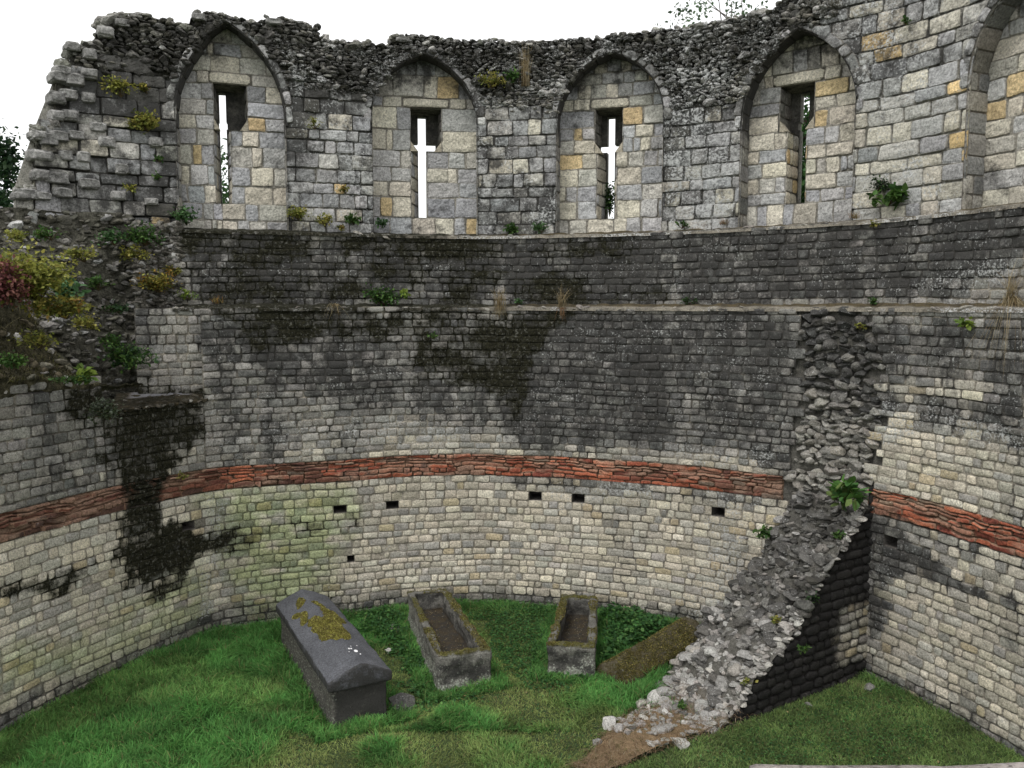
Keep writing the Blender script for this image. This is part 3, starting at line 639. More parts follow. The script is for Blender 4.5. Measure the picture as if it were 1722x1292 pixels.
# ---- each recess
def strip_blocks(acc, fmap, L_, v0, v1, rg, h=.21, l=.2, cols=None, mask=(.12, .3, .25), mort=(.2, .19, .17)):
    R = courses(0, L_, v0, v1, h, .15, l, .3, rg); N = len(R)
    V, Fq, Cc, U, W, D, st = block_mesh(R, fmap, rg, base=palette(N, cols, [1] * len(cols), rg, .1), gap=.006, bev=.01, J=.02, bulge=.006, rough=.006, dep=.004, jit=.005, na=3, nb=3, rnd=.008, mort=mort)
    acc.add(V, Fq, Cc, mask)
PAN = [(.58, .54, .45), (.42, .425, .43), (.50, .48, .43), (.60, .47, .27), (.34, .34, .335), (.62, .58, .48), (.47, .465, .45)]
NLAB = {1: 'tall arched recess at the ragged left end of the wall'}
for n in niches:
    rg = np.random.default_rng(300 + n.order)
    # panel
    hl = [(n.v0, n.v1, n.vsh - .001, n.vt)]; lw = (n.s0 - n.v0) * 0
    l0, l1 = n.l0, n.l1
    segs = [(n.vb, n.sb, ()), (n.sb, n.vsh, [(l0, l1, n.sb - .01, n.vsh + .01)]), (n.vsh, n.vt, [(n.v0, n.v1, n.vsh - .01, n.vt + .01)])]
    lh = .17; lint = (n.v0 - rg.uniform(.06, .14), n.v1 + rg.uniform(.06, .14))
    segs += [(n.vt, n.vt + lh, [(lint[0], lint[1], n.vt - .01, n.vt + lh + .01)]), (n.vt + lh, n.va + .05, ())]
    RR = np.vstack([courses(n.l - .04, n.r + .04, a, b, .25, .22, .27, .55, rg, h_) for a, b, h_ in segs if b - a > .06])
    N = len(RR); yl = {1: .5, 2: .6, 3: .7, 4: 1.0, 5: 1.6}[n.order]
    base = palette(N, PAN, [4 * min(yl + .3, 1), 3.5 if n.order < 4 else 1.5, 3, .9 * yl, 1.2, 2 * yl, 3], rg, .09)
    fmN = fm_wall(PM, O2 + ND, 0)
    V, Fq, Cc, U, W, D, st = block_mesh(RR, fmN, rg, base=base, gap=.004, bev=.009, J=.016, bulge=.003, rough=.015, dep=.010, jit=.012, na=9, nb=8, rnd=.004, mort=(.27, .255, .22))
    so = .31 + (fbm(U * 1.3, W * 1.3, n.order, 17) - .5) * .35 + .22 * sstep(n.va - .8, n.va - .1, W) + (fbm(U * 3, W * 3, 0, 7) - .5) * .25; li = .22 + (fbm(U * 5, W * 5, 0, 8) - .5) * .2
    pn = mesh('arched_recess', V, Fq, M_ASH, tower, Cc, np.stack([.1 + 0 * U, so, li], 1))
    # everything inside the recess hangs under its panel
    def sub(a, nm, mat=M_ASH):
        o = a.build(nm, mat); o.data.transform(Matrix.Translation((0, -13, 0))); o.parent = pn; return o
    V, Fq, Cc, U, W, D, st = block_mesh(np.array([(lint[0], lint[1], n.vt, n.vt + lh)]), fmN, rg, base=np.array([(.60, .56, .46)]), gap=.006, bev=.015, J=.03, bulge=.02, rough=.012, dep=.005, jit=.01, na=14, nb=5, rnd=.015)
    a = Acc(); a.add(V, Fq, Cc, (.12, .24, .2)); sub(a, 'lintel')
    # sides of the opening
    a = Acc()
    def jamb(u_f, u_b, va, vb, flip, cols, mask):
        dpt = SD - ND; L_ = math.hypot(dpt, u_b - u_f)
        def f(u, v, d):
            t = u / L_
            if flip: t = 1 - t
            uu = u_f + (u_b - u_f) * t + (d if not flip else -d)
            x, y = PM.P(uu, O2 + ND + dpt * t); return x, y, v
        strip_blocks(a, f, L_, va, vb, rg, h=.2, l=.24, cols=cols, mask=mask)
    lt = [PAN[0], PAN[2], PAN[3] if yl > .9 else PAN[1], PAN[5]]; dkc = [(.2, .19, .17), (.26, .25, .22)]
    bl_, br_ = n.s0 - .005, n.s1 + .005
    jamb(l0, bl_, n.sb, n.vsh, False, lt, (.1, .26, .2)); jamb(l1, br_, n.sb, n.vsh, True, lt, (.1, .26, .2))
    jamb(n.v0, n.v0 + .03, n.vsh, n.vt, False, dkc, (.2, .45, .2)); jamb(n.v1, n.v1 - .03, n.vsh, n.vt, True, dkc, (.2, .45, .2))
    def plane(f, na_, nb_, c, m):
        V, Fq, U, W = gridpatch(np.linspace(0, 1, na_), np.linspace(0, 1, nb_), f); a.add(V, Fq, np.tile(c, (len(V), 1)) * (.8 + .4 * fbm(V[:, 0] * 8, V[:, 1] * 8, V[:, 2] * 8)[:, None]), m)
    P3 = lambda u, o, z: (*PM.P(u, o), z + 0 * u)
    plane(lambda p, q: P3(n.v0 + (n.v1 - n.v0) * p, O2 + ND - .01 + (SD - ND + .01) * q, n.vt + .01 - .02 * q), 6, 6, (.3, .28, .24), (.1, .5, .15))   # soffit
    plane(lambda p, q: P3(n.v0 + (l0 + (bl_ - l0) * q - n.v0) * p, O2 + ND + (SD - ND) * q, n.vsh + .0 * q), 5, 6, (.34, .32, .27), (.25, .35, .3))        # left shelf
    plane(lambda p, q: P3((l1 + (br_ - l1) * q) + (n.v1 - (l1 + (br_ - l1) * q)) * p, O2 + ND + (SD - ND) * q, n.vsh + .0 * q), 5, 6, (.34, .32, .27), (.25, .35, .3))
    plane(lambda p, q: P3((l0 + (bl_ - l0) * q) + ((l1 + (br_ - l1) * q) - (l0 + (bl_ - l0) * q)) * p, O2 + ND + (BD - ND) * q, n.sb + .0 * q), 4, 8, (.3, .29, .26), (.3, .35, .3))  # sill
    # worn inner edges beside the opening: triangular seats left and right of the shelf
    for sx, uu in ((1, n.v0), (-1, n.v1)):
        t = .11; tri = np.array([(uu, n.vsh), (uu + sx * t, n.vsh), (uu, n.vsh + .16)]); vv = []
        for o_ in (O2 + ND + .01, O2 + ND + .16):
            for (qa, qb) in tri: x, y = PM.P(qa, o_); vv.append((x, y, qb + .002))
        a.add(np.array(vv), np.array([[0, 1, 2], [5, 4, 3]]), (.42, .38, .3), (.1, .35, .2)); a.add(np.array(vv), np.array([[1, 4, 5, 2], [0, 3, 4, 1], [2, 5, 3, 0]]), (.42, .38, .3), (.1, .35, .2))
    # slab with the slit
    su = np.array(sorted({n.v0 - .02, n.v1 + .02, n.s0, n.s1, n.a0, n.a1})); sv = np.array(sorted({n.sb - .05, n.vt + .05, n.sb, n.ab, n.at, n.st}))
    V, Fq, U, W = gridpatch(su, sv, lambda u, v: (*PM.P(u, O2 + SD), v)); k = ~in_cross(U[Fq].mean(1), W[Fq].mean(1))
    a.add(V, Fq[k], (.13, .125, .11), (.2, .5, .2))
    lp = [(n.s0, n.sb), (n.s1, n.sb), (n.s1, n.ab), (n.a1, n.ab), (n.a1, n.at), (n.s1, n.at), (n.s1, n.st), (n.s0, n.st), (n.s0, n.at), (n.a0, n.at), (n.a0, n.ab), (n.s0, n.ab)]
    for (pa, pb), (qa, qb) in zip(lp, lp[1:] + lp[:1]):
        xs = [(*PM.P(u_, O2 + o_), v_) for (u_, v_, o_) in ((pa, pb, SD), (qa, qb, SD), (qa, qb, BD), (pa, pb, BD))]
        a.add(np.array(xs, float), np.array([[0, 1, 2, 3]]), (.3, .29, .26), (.15, .4, .25))
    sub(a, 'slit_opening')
    # arch soffit + jambs (reveal) and voussoir ring
    vv1 = np.linspace(n.vb, n.vs, 14); q = np.linspace(0, 1, 26)[1:]
    ha = n.va - n.vs; c = max((ha * ha - n.w * n.w) / (2 * n.w), .02); Rr = n.w + c; am = math.atan2(ha, c)
    left = [(n.uc - n.w, v) for v in vv1] + [(n.uc + c - Rr * math.cos(am * t), n.vs + Rr * math.sin(am * t)) for t in q]
    pth = np.array(left + [(2 * n.uc - a_, b_) for a_, b_ in left[::-1][1:]])
    dl = np.concatenate([[0], np.cumsum(np.linalg.norm(np.diff(pth, axis=0), axis=1))]); tg = np.gradient(pth, axis=0); tg /= np.linalg.norm(tg, axis=1)[:, None]; nn = np.stack([-tg[:, 1], tg[:, 0]], 1)
    for _ in range(2): nn[1:-1] = (nn[:-2] + nn[1:-1] * 2 + nn[2:]) / 4
    def onp(l_, r_): return np.interp(l_, dl, pth[:, 0]) + np.interp(l_, dl, nn[:, 0]) * r_, np.interp(l_, dl, pth[:, 1]) + np.interp(l_, dl, nn[:, 1]) * r_
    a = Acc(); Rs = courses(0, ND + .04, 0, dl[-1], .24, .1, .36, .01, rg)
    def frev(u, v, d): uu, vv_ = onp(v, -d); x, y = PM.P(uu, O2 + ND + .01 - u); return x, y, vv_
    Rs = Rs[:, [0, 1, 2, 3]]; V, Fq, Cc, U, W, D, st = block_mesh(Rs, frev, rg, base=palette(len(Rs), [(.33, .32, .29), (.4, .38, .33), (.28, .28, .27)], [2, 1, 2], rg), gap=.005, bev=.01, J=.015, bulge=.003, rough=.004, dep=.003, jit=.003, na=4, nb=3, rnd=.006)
    cv_ = sstep(dl[13] - .5, dl[13] + .1, W) * sstep(dl[-1] - dl[13] + .5, dl[-1] - dl[13] - .1, W); a.add(V, Fq[:, ::-1], Cc * (1 - .35 * cv_[:, None]), np.stack([.15 + 0 * W, .42 + .22 * cv_ if n.order < 5 else .28 + 0 * W, .22 + 0 * W], 1)); sub(a, 'arch_reveal')  # curved soffit darkened: its shade is painted into the colour and mask
    a = Acc(); la = dl[13] - .1; lb = dl[-1] - la; Rs = courses(-.0, .13, la, lb, .2, .3, .3, .01, rg); Rs = Rs
    def fvo(u, v, d): uu, vv_ = onp(v, u); x, y = PM.P(uu, O2 - d); return x, y, vv_
    N = len(Rs); V, Fq, Cc, U, W, D, st = block_mesh(Rs, fvo, rg, base=palette(N, [(.42, .42, .41), (.35, .35, .34), (.2, .2, .19)], [3, 3, 2], rg), gap=.006, bev=.010, J=.02, bulge=.006, rough=.014, dep=.010, jit=.016, na=4, nb=5, rnd=.008, off=np.full(N, .014))
    mb = np.repeat(rg.uniform(.36, .58, N), len(V) // N); a.add(V, Fq[:, ::-1], Cc, np.stack([mb * .6, mb, np.full(len(V), .42)], 1)); sub(a, 'arch_ring')
# ================================================================ LEFT BROKEN WALL
# stub top beside the mossy block, running from the proud stonework back to the recessed face
acc = Acc(); rg = np.random.default_rng(51)
def stubtop(p, q):
    s_ = s175 + (s345 + .02 - s175) * p; xa, ya = P0.P(s_, -.03); sm = sM0 - .25 + (hit(352, 660, PM, 0)[0] - sM0 + .25) * p; xb, yb = PM.P(sm, .12)
    n = fbm(xa * 3 + q * 4, q * 5, 0, 4) - .5
    return xa + (xb - xa) * q, ya + (yb - ya) * q, 3.45 + .12 * q + n * .07 + 0 * p
V, Fq, U, W = gridpatch(np.linspace(0, 1, 60), np.linspace(0, 1, 30), stubtop)
tin = sstep(.6, .68, W) * sstep(.85, .7, U) * sstep(.1, .2, U)
acc.add(V, Fq, np.array((.055, .045, .028)) * (1 - tin[:, None]) * (.5 + fbm(U * 30, W * 12)[:, None]) + tin[:, None] * np.array((.17, .17, .18)), np.stack([.50 - .48 * tin, .35 - .2 * tin, .3 + 0 * U], 1))
rs_ = np.random.default_rng(52); p_, q_ = rs_.random(160), rs_.random(160) ** 2; X, Y, Z = stubtop(p_, q_); V, Fc, Cc = rocks(np.stack([X, Y, Z - .01], 1), rs_.uniform(.02, .06, 160), rs_, 1, (.3, .5), palette(160, [(.10, .09, .07), (.26, .25, .22), (.06, .05, .03)], [3, 1, 3], rs_)); acc.add(V, Fc, Cc, np.tile((.45, .35, .3), (len(V), 1)))
acc.build('mossy_stub_top', M_RUB, tower)
# ragged core between the left wall and the recessed face, up to the ruin's foot
acc = Acc()
def core(p, q):
    u = PM.s[0] + 1.2 + (sM0 + .04 - PM.s[0] - 1.2) * p; z = 3.3 + (6.12 - 3.3) * q
    lean = .30 * (1 - q) + .02 + O2 * q * .9 ; n = (fbm(u * 2.2, z * 2.2, 0, 6) - .5) * .4
    x, y = PM.P(u, lean - n * .7 - .45 * sstep(.9, .2, q) * (1 - sstep(.75, 1, p))); return x, y, z + n * .1
V, Fq, U, W = gridpatch(np.linspace(0, 1, 130), np.linspace(0, 1, 110), core)
acc.add(V, Fq, np.tile((.13, .125, .1), (len(V), 1)), np.tile((.42, .4, .3), (len(V), 1)))
N = 2600; p, q = rg.random(N), rg.random(N); X, Y, Z = core(p, q); big = rg.random(N) < .1; brt = rg.random(N) < .1
V, Fc, Cc = rocks(np.stack([X, Y, Z], 1), rg.uniform(.03, .065, N) + big * .05, rg, 1, (.4, .7), palette(N, [(.14, .135, .11), (.25, .24, .22), (.4, .4, .39)], [6, 3, .8], rg, .2))
acc.add(V, Fc, Cc, np.stack([np.repeat(rg.uniform(.25, .52, N), 42), np.repeat(np.where(q > .8, .3, .42), 42), np.full(N * 42, .33)], 1))
# upper foot band between the two ledges
def core2(p, q):
    u = sM0 + .02 + (hit(300, 420, PM, O1)[0] - sM0) * p; z = Z1 - .05 + (6.05 - Z1) * q
    x, y = PM.P(u, .0 + O1 * .9 * sstep(0, .5, p) - (fbm(u * 3, z * 3, 0, 16) - .5) * .2 + .3 * q * (1 - p)); return x, y, z
V, Fq, U, W = gridpatch(np.linspace(0, 1, 40), np.linspace(0, 1, 50), core2); acc.add(V, Fq, np.tile((.13, .125, .1), (len(V), 1)), np.tile((.42, .4, .3), (len(V), 1)))
N = 500; p, q = rg.random(N), rg.random(N); X, Y, Z = core2(p, q)
V, Fc, Cc = rocks(np.stack([X, Y, Z], 1), rg.uniform(.03, .08, N), rg, 1, (.4, .7), palette(N, [(.15, .14, .12), (.27, .26, .24), (.4, .4, .39)], [5, 3, .6], rg, .2)); acc.add(V, Fc, Cc, np.tile((.4, .4, .33), (len(V), 1)))
acc.build('torn_left_core', M_RUB, tower)
# mound of fallen core lying on top of the left wall
mound = empty('rubble_mound', (-6.4, 9.3, 3.9), label='mossy rubble mound with dry grass heaped on the broken left wall', cat='rubble mound')
MC = np.array([-6.45, 9.3])
_l = P0.s < -3
def mound_h(x, y):
    dd_ = np.interp(y, P0.p[_l][:, 1], P0.p[_l][:, 0]) - x; d = np.sqrt(((x - MC[0]) / 1.25) ** 2 + ((y - MC[1]) / 1.75) ** 2); n = fbm(x * 1.6, y * 1.6, 0, 31) - .5
    return 3.86 + (1.9 * np.clip(1 - d ** 1.7, -.3, 1) + n * .5) * (.12 + .88 * sstep(-.05, .75, dd_)) + (fbm(x * 6, y * 6, 0, 32) - .5) * .16
acc = Acc()
def mf(p, q): x = -8.6 + 3.6 * p; y = 6.0 + 5.6 * q; return x, y, mound_h(x, y)
V, Fq, U, W = gridpatch(np.linspace(0, 1, 110), np.linspace(0, 1, 150), mf)
xw = np.interp(V[:, 1], P0.p[:40, 1] if False else P0.p[P0.s < -3][:, 1], P0.p[P0.s < -3][:, 0])
V[:, 0] = np.minimum(V[:, 0], xw - .0)
k = (V[Fq][:, :, 2].mean(1) > 3.72); Fm = Fq[k]
acc.add(V, Fm, np.array((.11, .10, .06)) * (.5 + fbm(V[:, 0] * 5, V[:, 1] * 5, V[:, 2] * 5)[:, None]), np.tile((.5, .3, .3), (len(V), 1)))
N = 500; x = rg.uniform(-8, -5.3, N); y = rg.uniform(7.2, 10.8, N); xw = np.interp(y, P0.p[P0.s < -3][:, 1], P0.p[P0.s < -3][:, 0]); k = (x < xw) & (mound_h(x, y) > 3.8); x, y = x[k], y[k]; N = len(x)
V, Fc, Cc = rocks(np.stack([x, y, mound_h(x, y)], 1), rg.uniform(.03, .09, N), rg, 1, (.4, .7), palette(N, [(.2, .19, .15), (.45, .44, .42), (.14, .12, .08)], [3, 1.5, 4], rg)); acc.add(V, Fc, Cc, np.tile((.4, .3, .3), (len(V), 1)))
acc.build('core', M_RUB, mound)
# top of the left wall as earth behind its facing
# ================================================================ BROKEN CROSS WALL
OX = np.array([4.60, 10.42]); AX = np.array([-.837, -.547]); AX /= np.linalg.norm(AX); BX = np.array([AX[1], -AX[0]]); BX = BX if BX[1] > 0 else -BX
cross = empty('wall_stump', (3.4, 10.0, 0), label='broken wall stump sloping down as rubble, with a sooty black face on its right', cat='ruined wall')
def face_hit(px, py):
    d = ray(px, py); nrm = BX; t = nrm @ OX / (nrm @ d[:2]); p = d[:2] * t; return (p - OX) @ AX, CH + d[2] * t
CT = np.array([face_hit(*p) for p in [(1456, 862), (1440, 885), (1415, 925), (1378, 985), (1345, 1048), (1315, 1098), (1272, 1138), (1252, 1183), (1232, 1196), (1212, 1226), (1180, 1242)]])
CT = CT[np.argsort(CT[:, 0])]; AEND = CT[-1, 0]
def crest(a): return np.maximum(np.interp(a, list(CT[:, 0]) + [AEND + .5, AEND + 1.2], list(np.maximum(CT[:, 1], .06)) + [.10, .05]), 0)
def cutc(v):
    aa = np.linspace(-.1, AEND, 200); ok = np.where(crest(aa) > v + .03)[0]; return (-aa[ok[-1]] if len(ok) else 0, .12)
rg = np.random.default_rng(61)
R = courses(-AEND, .12, -.05, 2.5, .115, .1, .2, .35, rg, ucut=cutc); R = R[R[:, 1] - R[:, 0] > .03]
def fcr(u, v, d):
    p = OX[None] + AX[None] * (-u)[:, None] - BX[None] * d[:, None]; return p[:, 0], p[:, 1], v + .03 * (fbm(u * .8, v, 0, 4) - .5)
uc = (R[:, 0] + R[:, 1]) / 2; vc = (R[:, 2] + R[:, 3]) / 2; N = len(R)
clean = sstep(.75, .45, -uc) * sstep(1.15, .85, vc) * sstep(.12, .3, vc)
base = palette(N, DARK, [3, 4, 1, 5, .3], rg) * .8 * (1 - clean[:, None]) + palette(N, LIGHT, [1, 2, 3, 1, 2, 3], rg) * .62 * clean[:, None]
V, Fq, Cc, U, W, D, st = block_mesh(R, fcr, rg, base=base, gap=.006, bev=.011, J=.03, bulge=.009, rough=.006, dep=.009, jit=.007, na=4, nb=2, rnd=.009, mort=(.09, .085, .075))
cl = sstep(.75, .45, -U) * sstep(1.15, .85, W) * sstep(.12, .3, W)
mesh('black_face', V, Fq, M_BLK, cross, Cc, np.stack([.15 + 0 * U, .68 - .3 * cl, .25 + .06 * fbm(U * 3, W * 3)], 1))
def bmax(a): return np.interp(a, [-.3, 0, 1, 2.2, 2.8, 3.6, 4.4], [2.6, 2.4, 1.95, 1.4, 1.1, .8, .35])
def heap(a, b):
    bm_ = bmax(a); bc = .42 * bm_; t = np.clip((bm_ - b) / (bm_ - bc), 0, 1)
    n = fbm(a * 3, b * 3, 0, 71) - .5; n2 = fbm(a * 8, b * 8, 0, 72) - .5
    return (crest(a) + .03) * np.minimum(t ** .85, 1) + (n * .55 + n2 * .26) * np.clip(crest(a) * 1.2, .12, 1) * np.clip(b * 6, .15, 1) * np.clip(t * 3, 0, 1) - .05 * (t <= 0)
def terr(h, st, k): q = h / st; fl = np.floor(q); return h * (1 - k) + k * st * (fl + sstep(.45, 1, q - fl))
_heap0 = heap
def heap(a, b):
    h = _heap0(a, b); w_ = fbm(a * 2, b * 2, 0, 73) * .12; return np.where(h > .12, terr(h + w_, .19, .75) - w_, h)
def cw(a, b, z): p = OX[None] + AX[None] * a[:, None] + BX[None] * b[:, None]; return np.stack([p[:, 0], p[:, 1], z], 1)
acc = Acc()
V, Fq, U, W = gridpatch(np.linspace(-.35, 4.5, 180), np.linspace(.0, 2.6, 120), lambda a, b: cw(a, b, heap(a, b)).T)
k = W[Fq].mean(1) < bmax(U[Fq].mean(1)) + .03; soil = sstep(2.3, 3.2, U)
acc.add(V, Fq[k], np.array((.13, .125, .11)) * (1 - soil[:, None]) + np.array((.24, .17, .10)) * soil[:, None], np.stack([.2 + 0 * U, .4 - .2 * soil, .35 - .1 * soil], 1))
N = 3000; a = np.where(rg.random(N) < .35, rg.uniform(-.1, 1.4, N), rg.uniform(-.1, 3.7, N)) ; b = rg.random(N) * bmax(a) * .98 + .02; k = (a < 2.6) | (rg.random(N) < .25); a, b = a[k], b[k]; N = len(a)
z = heap(a, b); lt = sstep(.9, 2.4, a + rg.normal(0, .5, N) + .3 * (b > 1)) * .7 + (rg.random(N) < .15) * .3; lt = lt.clip(0, 1)[:, None]
cols = palette(N, [(.16, .155, .14), (.22, .215, .2), (.12, .115, .10), (.3, .29, .27)], [3, 2, 3, 1], rg) * .62 * (1 - lt) + palette(N, [(.5, .49, .46), (.42, .4, .37), (.5, .46, .42)], [2, 2, 1], rg) * lt
sz = rg.uniform(.028, .062, N) * (1 + (rg.random(N) < .12) * rg.uniform(.5, 1.5, N))
V, Fc, Cc = rocks(cw(a, b, z + sz * rg.uniform(-.6, .25, N)), sz, rg, 2, (.35, .75), cols)
acc.add(V, Fc, Cc, np.repeat(np.stack([rg.uniform(.1, .35, N), .47 - .26 * lt[:, 0], .34 + .08 * lt[:, 0]], 1), 162, 0))
N = 150; a = rg.uniform(0, 2.9, N); b = rg.uniform(.1, .9, N) * bmax(a); q_ = rg.uniform(.5, 1.1, (N, 1)); lt2 = rg.random((N, 1)) < .12 + .4 * (a[:, None] > 1.6)
V, Fc, Cc = rocks(cw(a, b, heap(a, b) - .01), rg.uniform(.06, .15, N), rg, 2, (.3, .55), np.where(lt2, np.array([[.40, .39, .37]]), np.array([[.15, .145, .135]])) * q_)
acc.add(V, Fc, Cc, np.tile((.2, .38, .42), (len(V), 1)))
# edge of the dark face: broken ends of the facing
N = 170; a = rg.uniform(0, AEND, N); V, Fc, Cc = rocks(cw(a, rg.uniform(0, .22, N), crest(a) - .01), rg.uniform(.03, .08, N), rg, 2, (.3, .5), palette(N, [(.36, .35, .32), (.24, .23, .21), (.48, .46, .42)], [2, 2, 1.5], rg))
acc.add(V, Fc, Cc, (.15, .33, .45))
for (px, py, s_) in [(1345, 838, .13), (1400, 858, .1), (1352, 884, .14), (1310, 875, .09), (1340, 910, .13), (1345, 932, .13), (1290, 930, .09), (1250, 905, .06), (1375, 880, .12)]:
    d = ray(px, py); yy = 10.9 + (1400 - px) * .004; t = yy / d[1]
    V, Fc, Cc = rocks(np.array([[d[0] * t, yy, CH + d[2] * t]]), np.array([s_]), rg, 3, (.35, .45), np.array([[.42, .41, .39]]) * rg.uniform(.6, 1.1)); acc.add(V, Fc, Cc, (.15, .3, .4))
acc.build('rubble_core', M_RUB, cross)
# ================================================================ GROUND
def gz(x, y): return (fbm(x * .5, y * .5, 0, 201, 3) - .5) * .10
xs = np.concatenate([[-400, -150, -60, -25, -12], np.arange(-9, 9.01, .12), [12, 25, 60, 150, 400]]); ys = np.concatenate([[-400, -100, -30, -8], np.arange(-2, 15.01, .12), [20, 40, 100, 200, 500]])
V, Fq, U, W = gridpatch(xs, ys, lambda x, y: (x, y, gz(x, y) * (np.abs(x) < 10) * (y < 16)))
mg, t, N_, L_ = newmat("soil_and_turf"); o_ = N_("ShaderNodeOutputMaterial"); b_ = N_("ShaderNodeBsdfPrincipled"); L_(b_.outputs[0], o_.inputs[0]); b_.inputs['Roughness'].default_value = 1
tc = N_("ShaderNodeTexCoord"); nz = N_("ShaderNodeTexNoise"); nz.inputs['Scale'].default_value = 6; nz.inputs['Detail'].default_value = 10; nz.inputs['Roughness'].default_value = .7; L_(tc.outputs['Object'], nz.inputs[0])
cr_ = N_("ShaderNodeValToRGB"); cr_.color_ramp.elements[0].position = .3; cr_.color_ramp.elements[0].color = (.012, .022, .008, 1); cr_.color_ramp.elements[1].position = .75; cr_.color_ramp.elements[1].color = (.06, .10, .028, 1); L_(nz.outputs[0], cr_.inputs[0]); L_(cr_.outputs[0], b_.inputs['Base Color'])
bp_ = N_("ShaderNodeBump"); bp_.inputs['Distance'].default_value = .05; L_(nz.outputs[0], bp_.inputs['Height']); L_(bp_.outputs[0], b_.inputs['Normal'])
tag(mesh('ground', V, Fq, mg), kind='structure')
# ================================================================ COFFINS
def rough_solid(verts, faces, edge=.05, bev=.02, amp=.012, seed=0, fr=5):
    bm = bmesh.new(); vs = [bm.verts.new(v) for v in verts]; [bm.faces.new([vs[i] for i in f]) for f in faces]; bmesh.ops.recalc_face_normals(bm, faces=bm.faces[:])
    if bev: bmesh.ops.bevel(bm, geom=[e for e in bm.edges if e.calc_face_angle(0) > .3], offset=bev, segments=2, profile=.6, affect='EDGES', clamp_overlap=True)
    for _ in range(6):
        es = [e for e in bm.edges if e.calc_length() > edge * 1.5]
        if not es: break
        bmesh.ops.subdivide_edges(bm, edges=es, cuts=1, use_grid_fill=True)
    bmesh.ops.triangulate(bm, faces=[f for f in bm.faces if len(f.verts) > 4]); bm.normal_update()
    co = np.array([v.co[:] for v in bm.verts]); no = np.array([v.normal[:] for v in bm.verts])
    n = (fbm(co[:, 0] * fr + seed, co[:, 1] * fr, co[:, 2] * fr, 3) - .5) * 2 * amp * 2 + (vn(co[:, 0] * 25, co[:, 1] * 25, co[:, 2] * 25, 6) - .5) * amp * .8
    co = co + no * n[:, None]
    q = np.array([[v.index for v in f.verts] for f in bm.faces if len(f.verts) == 4]).reshape(-1, 4); t_ = np.array([[v.index for v in f.verts] for f in bm.faces if len(f.verts) == 3]).reshape(-1, 3)
    bm.free(); return co, [q, t_]
def local_mesh(name, V, fs, mat, parent, col, mask, smooth=True):
    o = mesh(name, V, fs, mat, None, col, mask, smooth); o.parent = parent; return o
def frame_of(FL, FR, BL):
    FL, FR, BL = [np.array(q[:2]) for q in (FL, FR, BL)]; d = BL - FL; L = np.linalg.norm(d); d /= L; w = np.dot(FR - FL, np.array([d[1], -d[0]]))
    org = FL + np.array([d[1], -d[0]]) * w / 2; return org, math.atan2(d[1], d[0]) - math.pi / 2, w, L
def box(x0, x1, y0, y1, z0, z1): return [(x0, y0, z0), (x1, y0, z0), (x1, y1, z0), (x0, y1, z0), (x0, y0, z1), (x1, y0, z1), (x1, y1, z1), (x0, y1, z1)], [(0, 3, 2, 1), (4, 5, 6, 7), (0, 1, 5, 4), (1, 2, 6, 5), (2, 3, 7, 6), (3, 0, 4, 7)]
excl = []
def open_coffin(FL, FR, BL, h, label, seed, tk=.10, front=(.42, .35)):
    org, rz, w, L = frame_of(FL, FR, BL); e = empty('stone_coffin', (org[0], org[1], 0), rz, label=label, cat='stone coffin', group='open stone coffins on the grass'); excl.append((org, rz, w, L))
    hw_ = w / 2; b2 = hw_ * .86
    v = [(-hw_, 0, -.1), (hw_, 0, -.1), (b2, L, -.1), (-b2, L, -.1), (-hw_, 0, h), (hw_, 0, h), (b2, L, h), (-b2, L, h)]
    iv = [(-hw_ + tk, tk * 1.1, h), (hw_ - tk, tk * 1.1, h), (b2 - tk, L - tk, h), (-b2 + tk, L - tk, h)]; iz = [(x, y, h - .30) for x, y, _ in iv]
    V_ = v + iv + iz
    fs = [(0, 3, 2, 1), (0, 1, 5, 4), (1, 2, 6, 5), (2, 3, 7, 6), (3, 0, 4, 7), (4, 5, 9, 8), (5, 6, 10, 9), (6, 7, 11, 10), (7, 4, 8, 11), (8, 9, 13, 12), (9, 10, 14, 13), (10, 11, 15, 14), (11, 8, 12, 15), (12, 13, 14, 15)]
    co, f = rough_solid(V_, fs, .04, .024, .024, seed)
    x, y, z = co.T; top = sstep(h - .05, h - .005, z); inside = (np.abs(x) < hw_ - tk + .03) & (y > tk) & (y < L - tk * .8) & (z < h - .02)
    n = fbm(x * 4 + seed, y * 4, z * 4, 5); fl = (z < h - .26) & inside
    base = np.array((.19, .185, .165)) * (.5 + 1.0 * n[:, None]); base = np.where(fl[:, None], np.array((.07, .055, .035)), base)
    ms = .12 + .48 * top * sstep(.35, .55, n + .06) ; ms = np.where(inside, .3, ms)
    li = np.where(inside, .22, .40 + .12 * sstep(.5, .1, z) * (n > .45)); so = np.where(inside, .5, .42 - .15 * top + .15 * sstep(.55, .4, n) * (y < .1))
    local_mesh('trough', co, f, M_COF, e, base, np.stack([ms, so, li], 1)); q_ = f[0]; cz = co[q_].mean(1); nn_ = fbm(cz[:, 0] * 4 + seed, cz[:, 1] * 4, 0, 45); fuzz(co, q_, (cz[:, 2] > h - .025) & (nn_ > .42), 7000, .014, [(.19, .18, .05), (.13, .12, .035), (.24, .21, .07), (.10, .07, .03)], e, seed)
    # leaf litter lying in the trough
    rg = np.random.default_rng(seed); N = 420; P = np.stack([rg.uniform(-b2 + tk, b2 - tk, N), rg.uniform(tk * 1.3, L - tk * 1.3, N), np.full(N, h - .285)], 1)
    V, F_, C_ = leaves(P, rg.uniform(.008, .02, N), rg, palette(N, [(.32, .26, .15), (.13, .09, .04), (.42, .38, .28), (.12, .15, .04)], [2, 3, 1, 1], rg), flat=.35)
    local_mesh('leaf_litter', V, [F_], M_LEAF, e, C_, None)['kind'] = 'stuff'
    return e
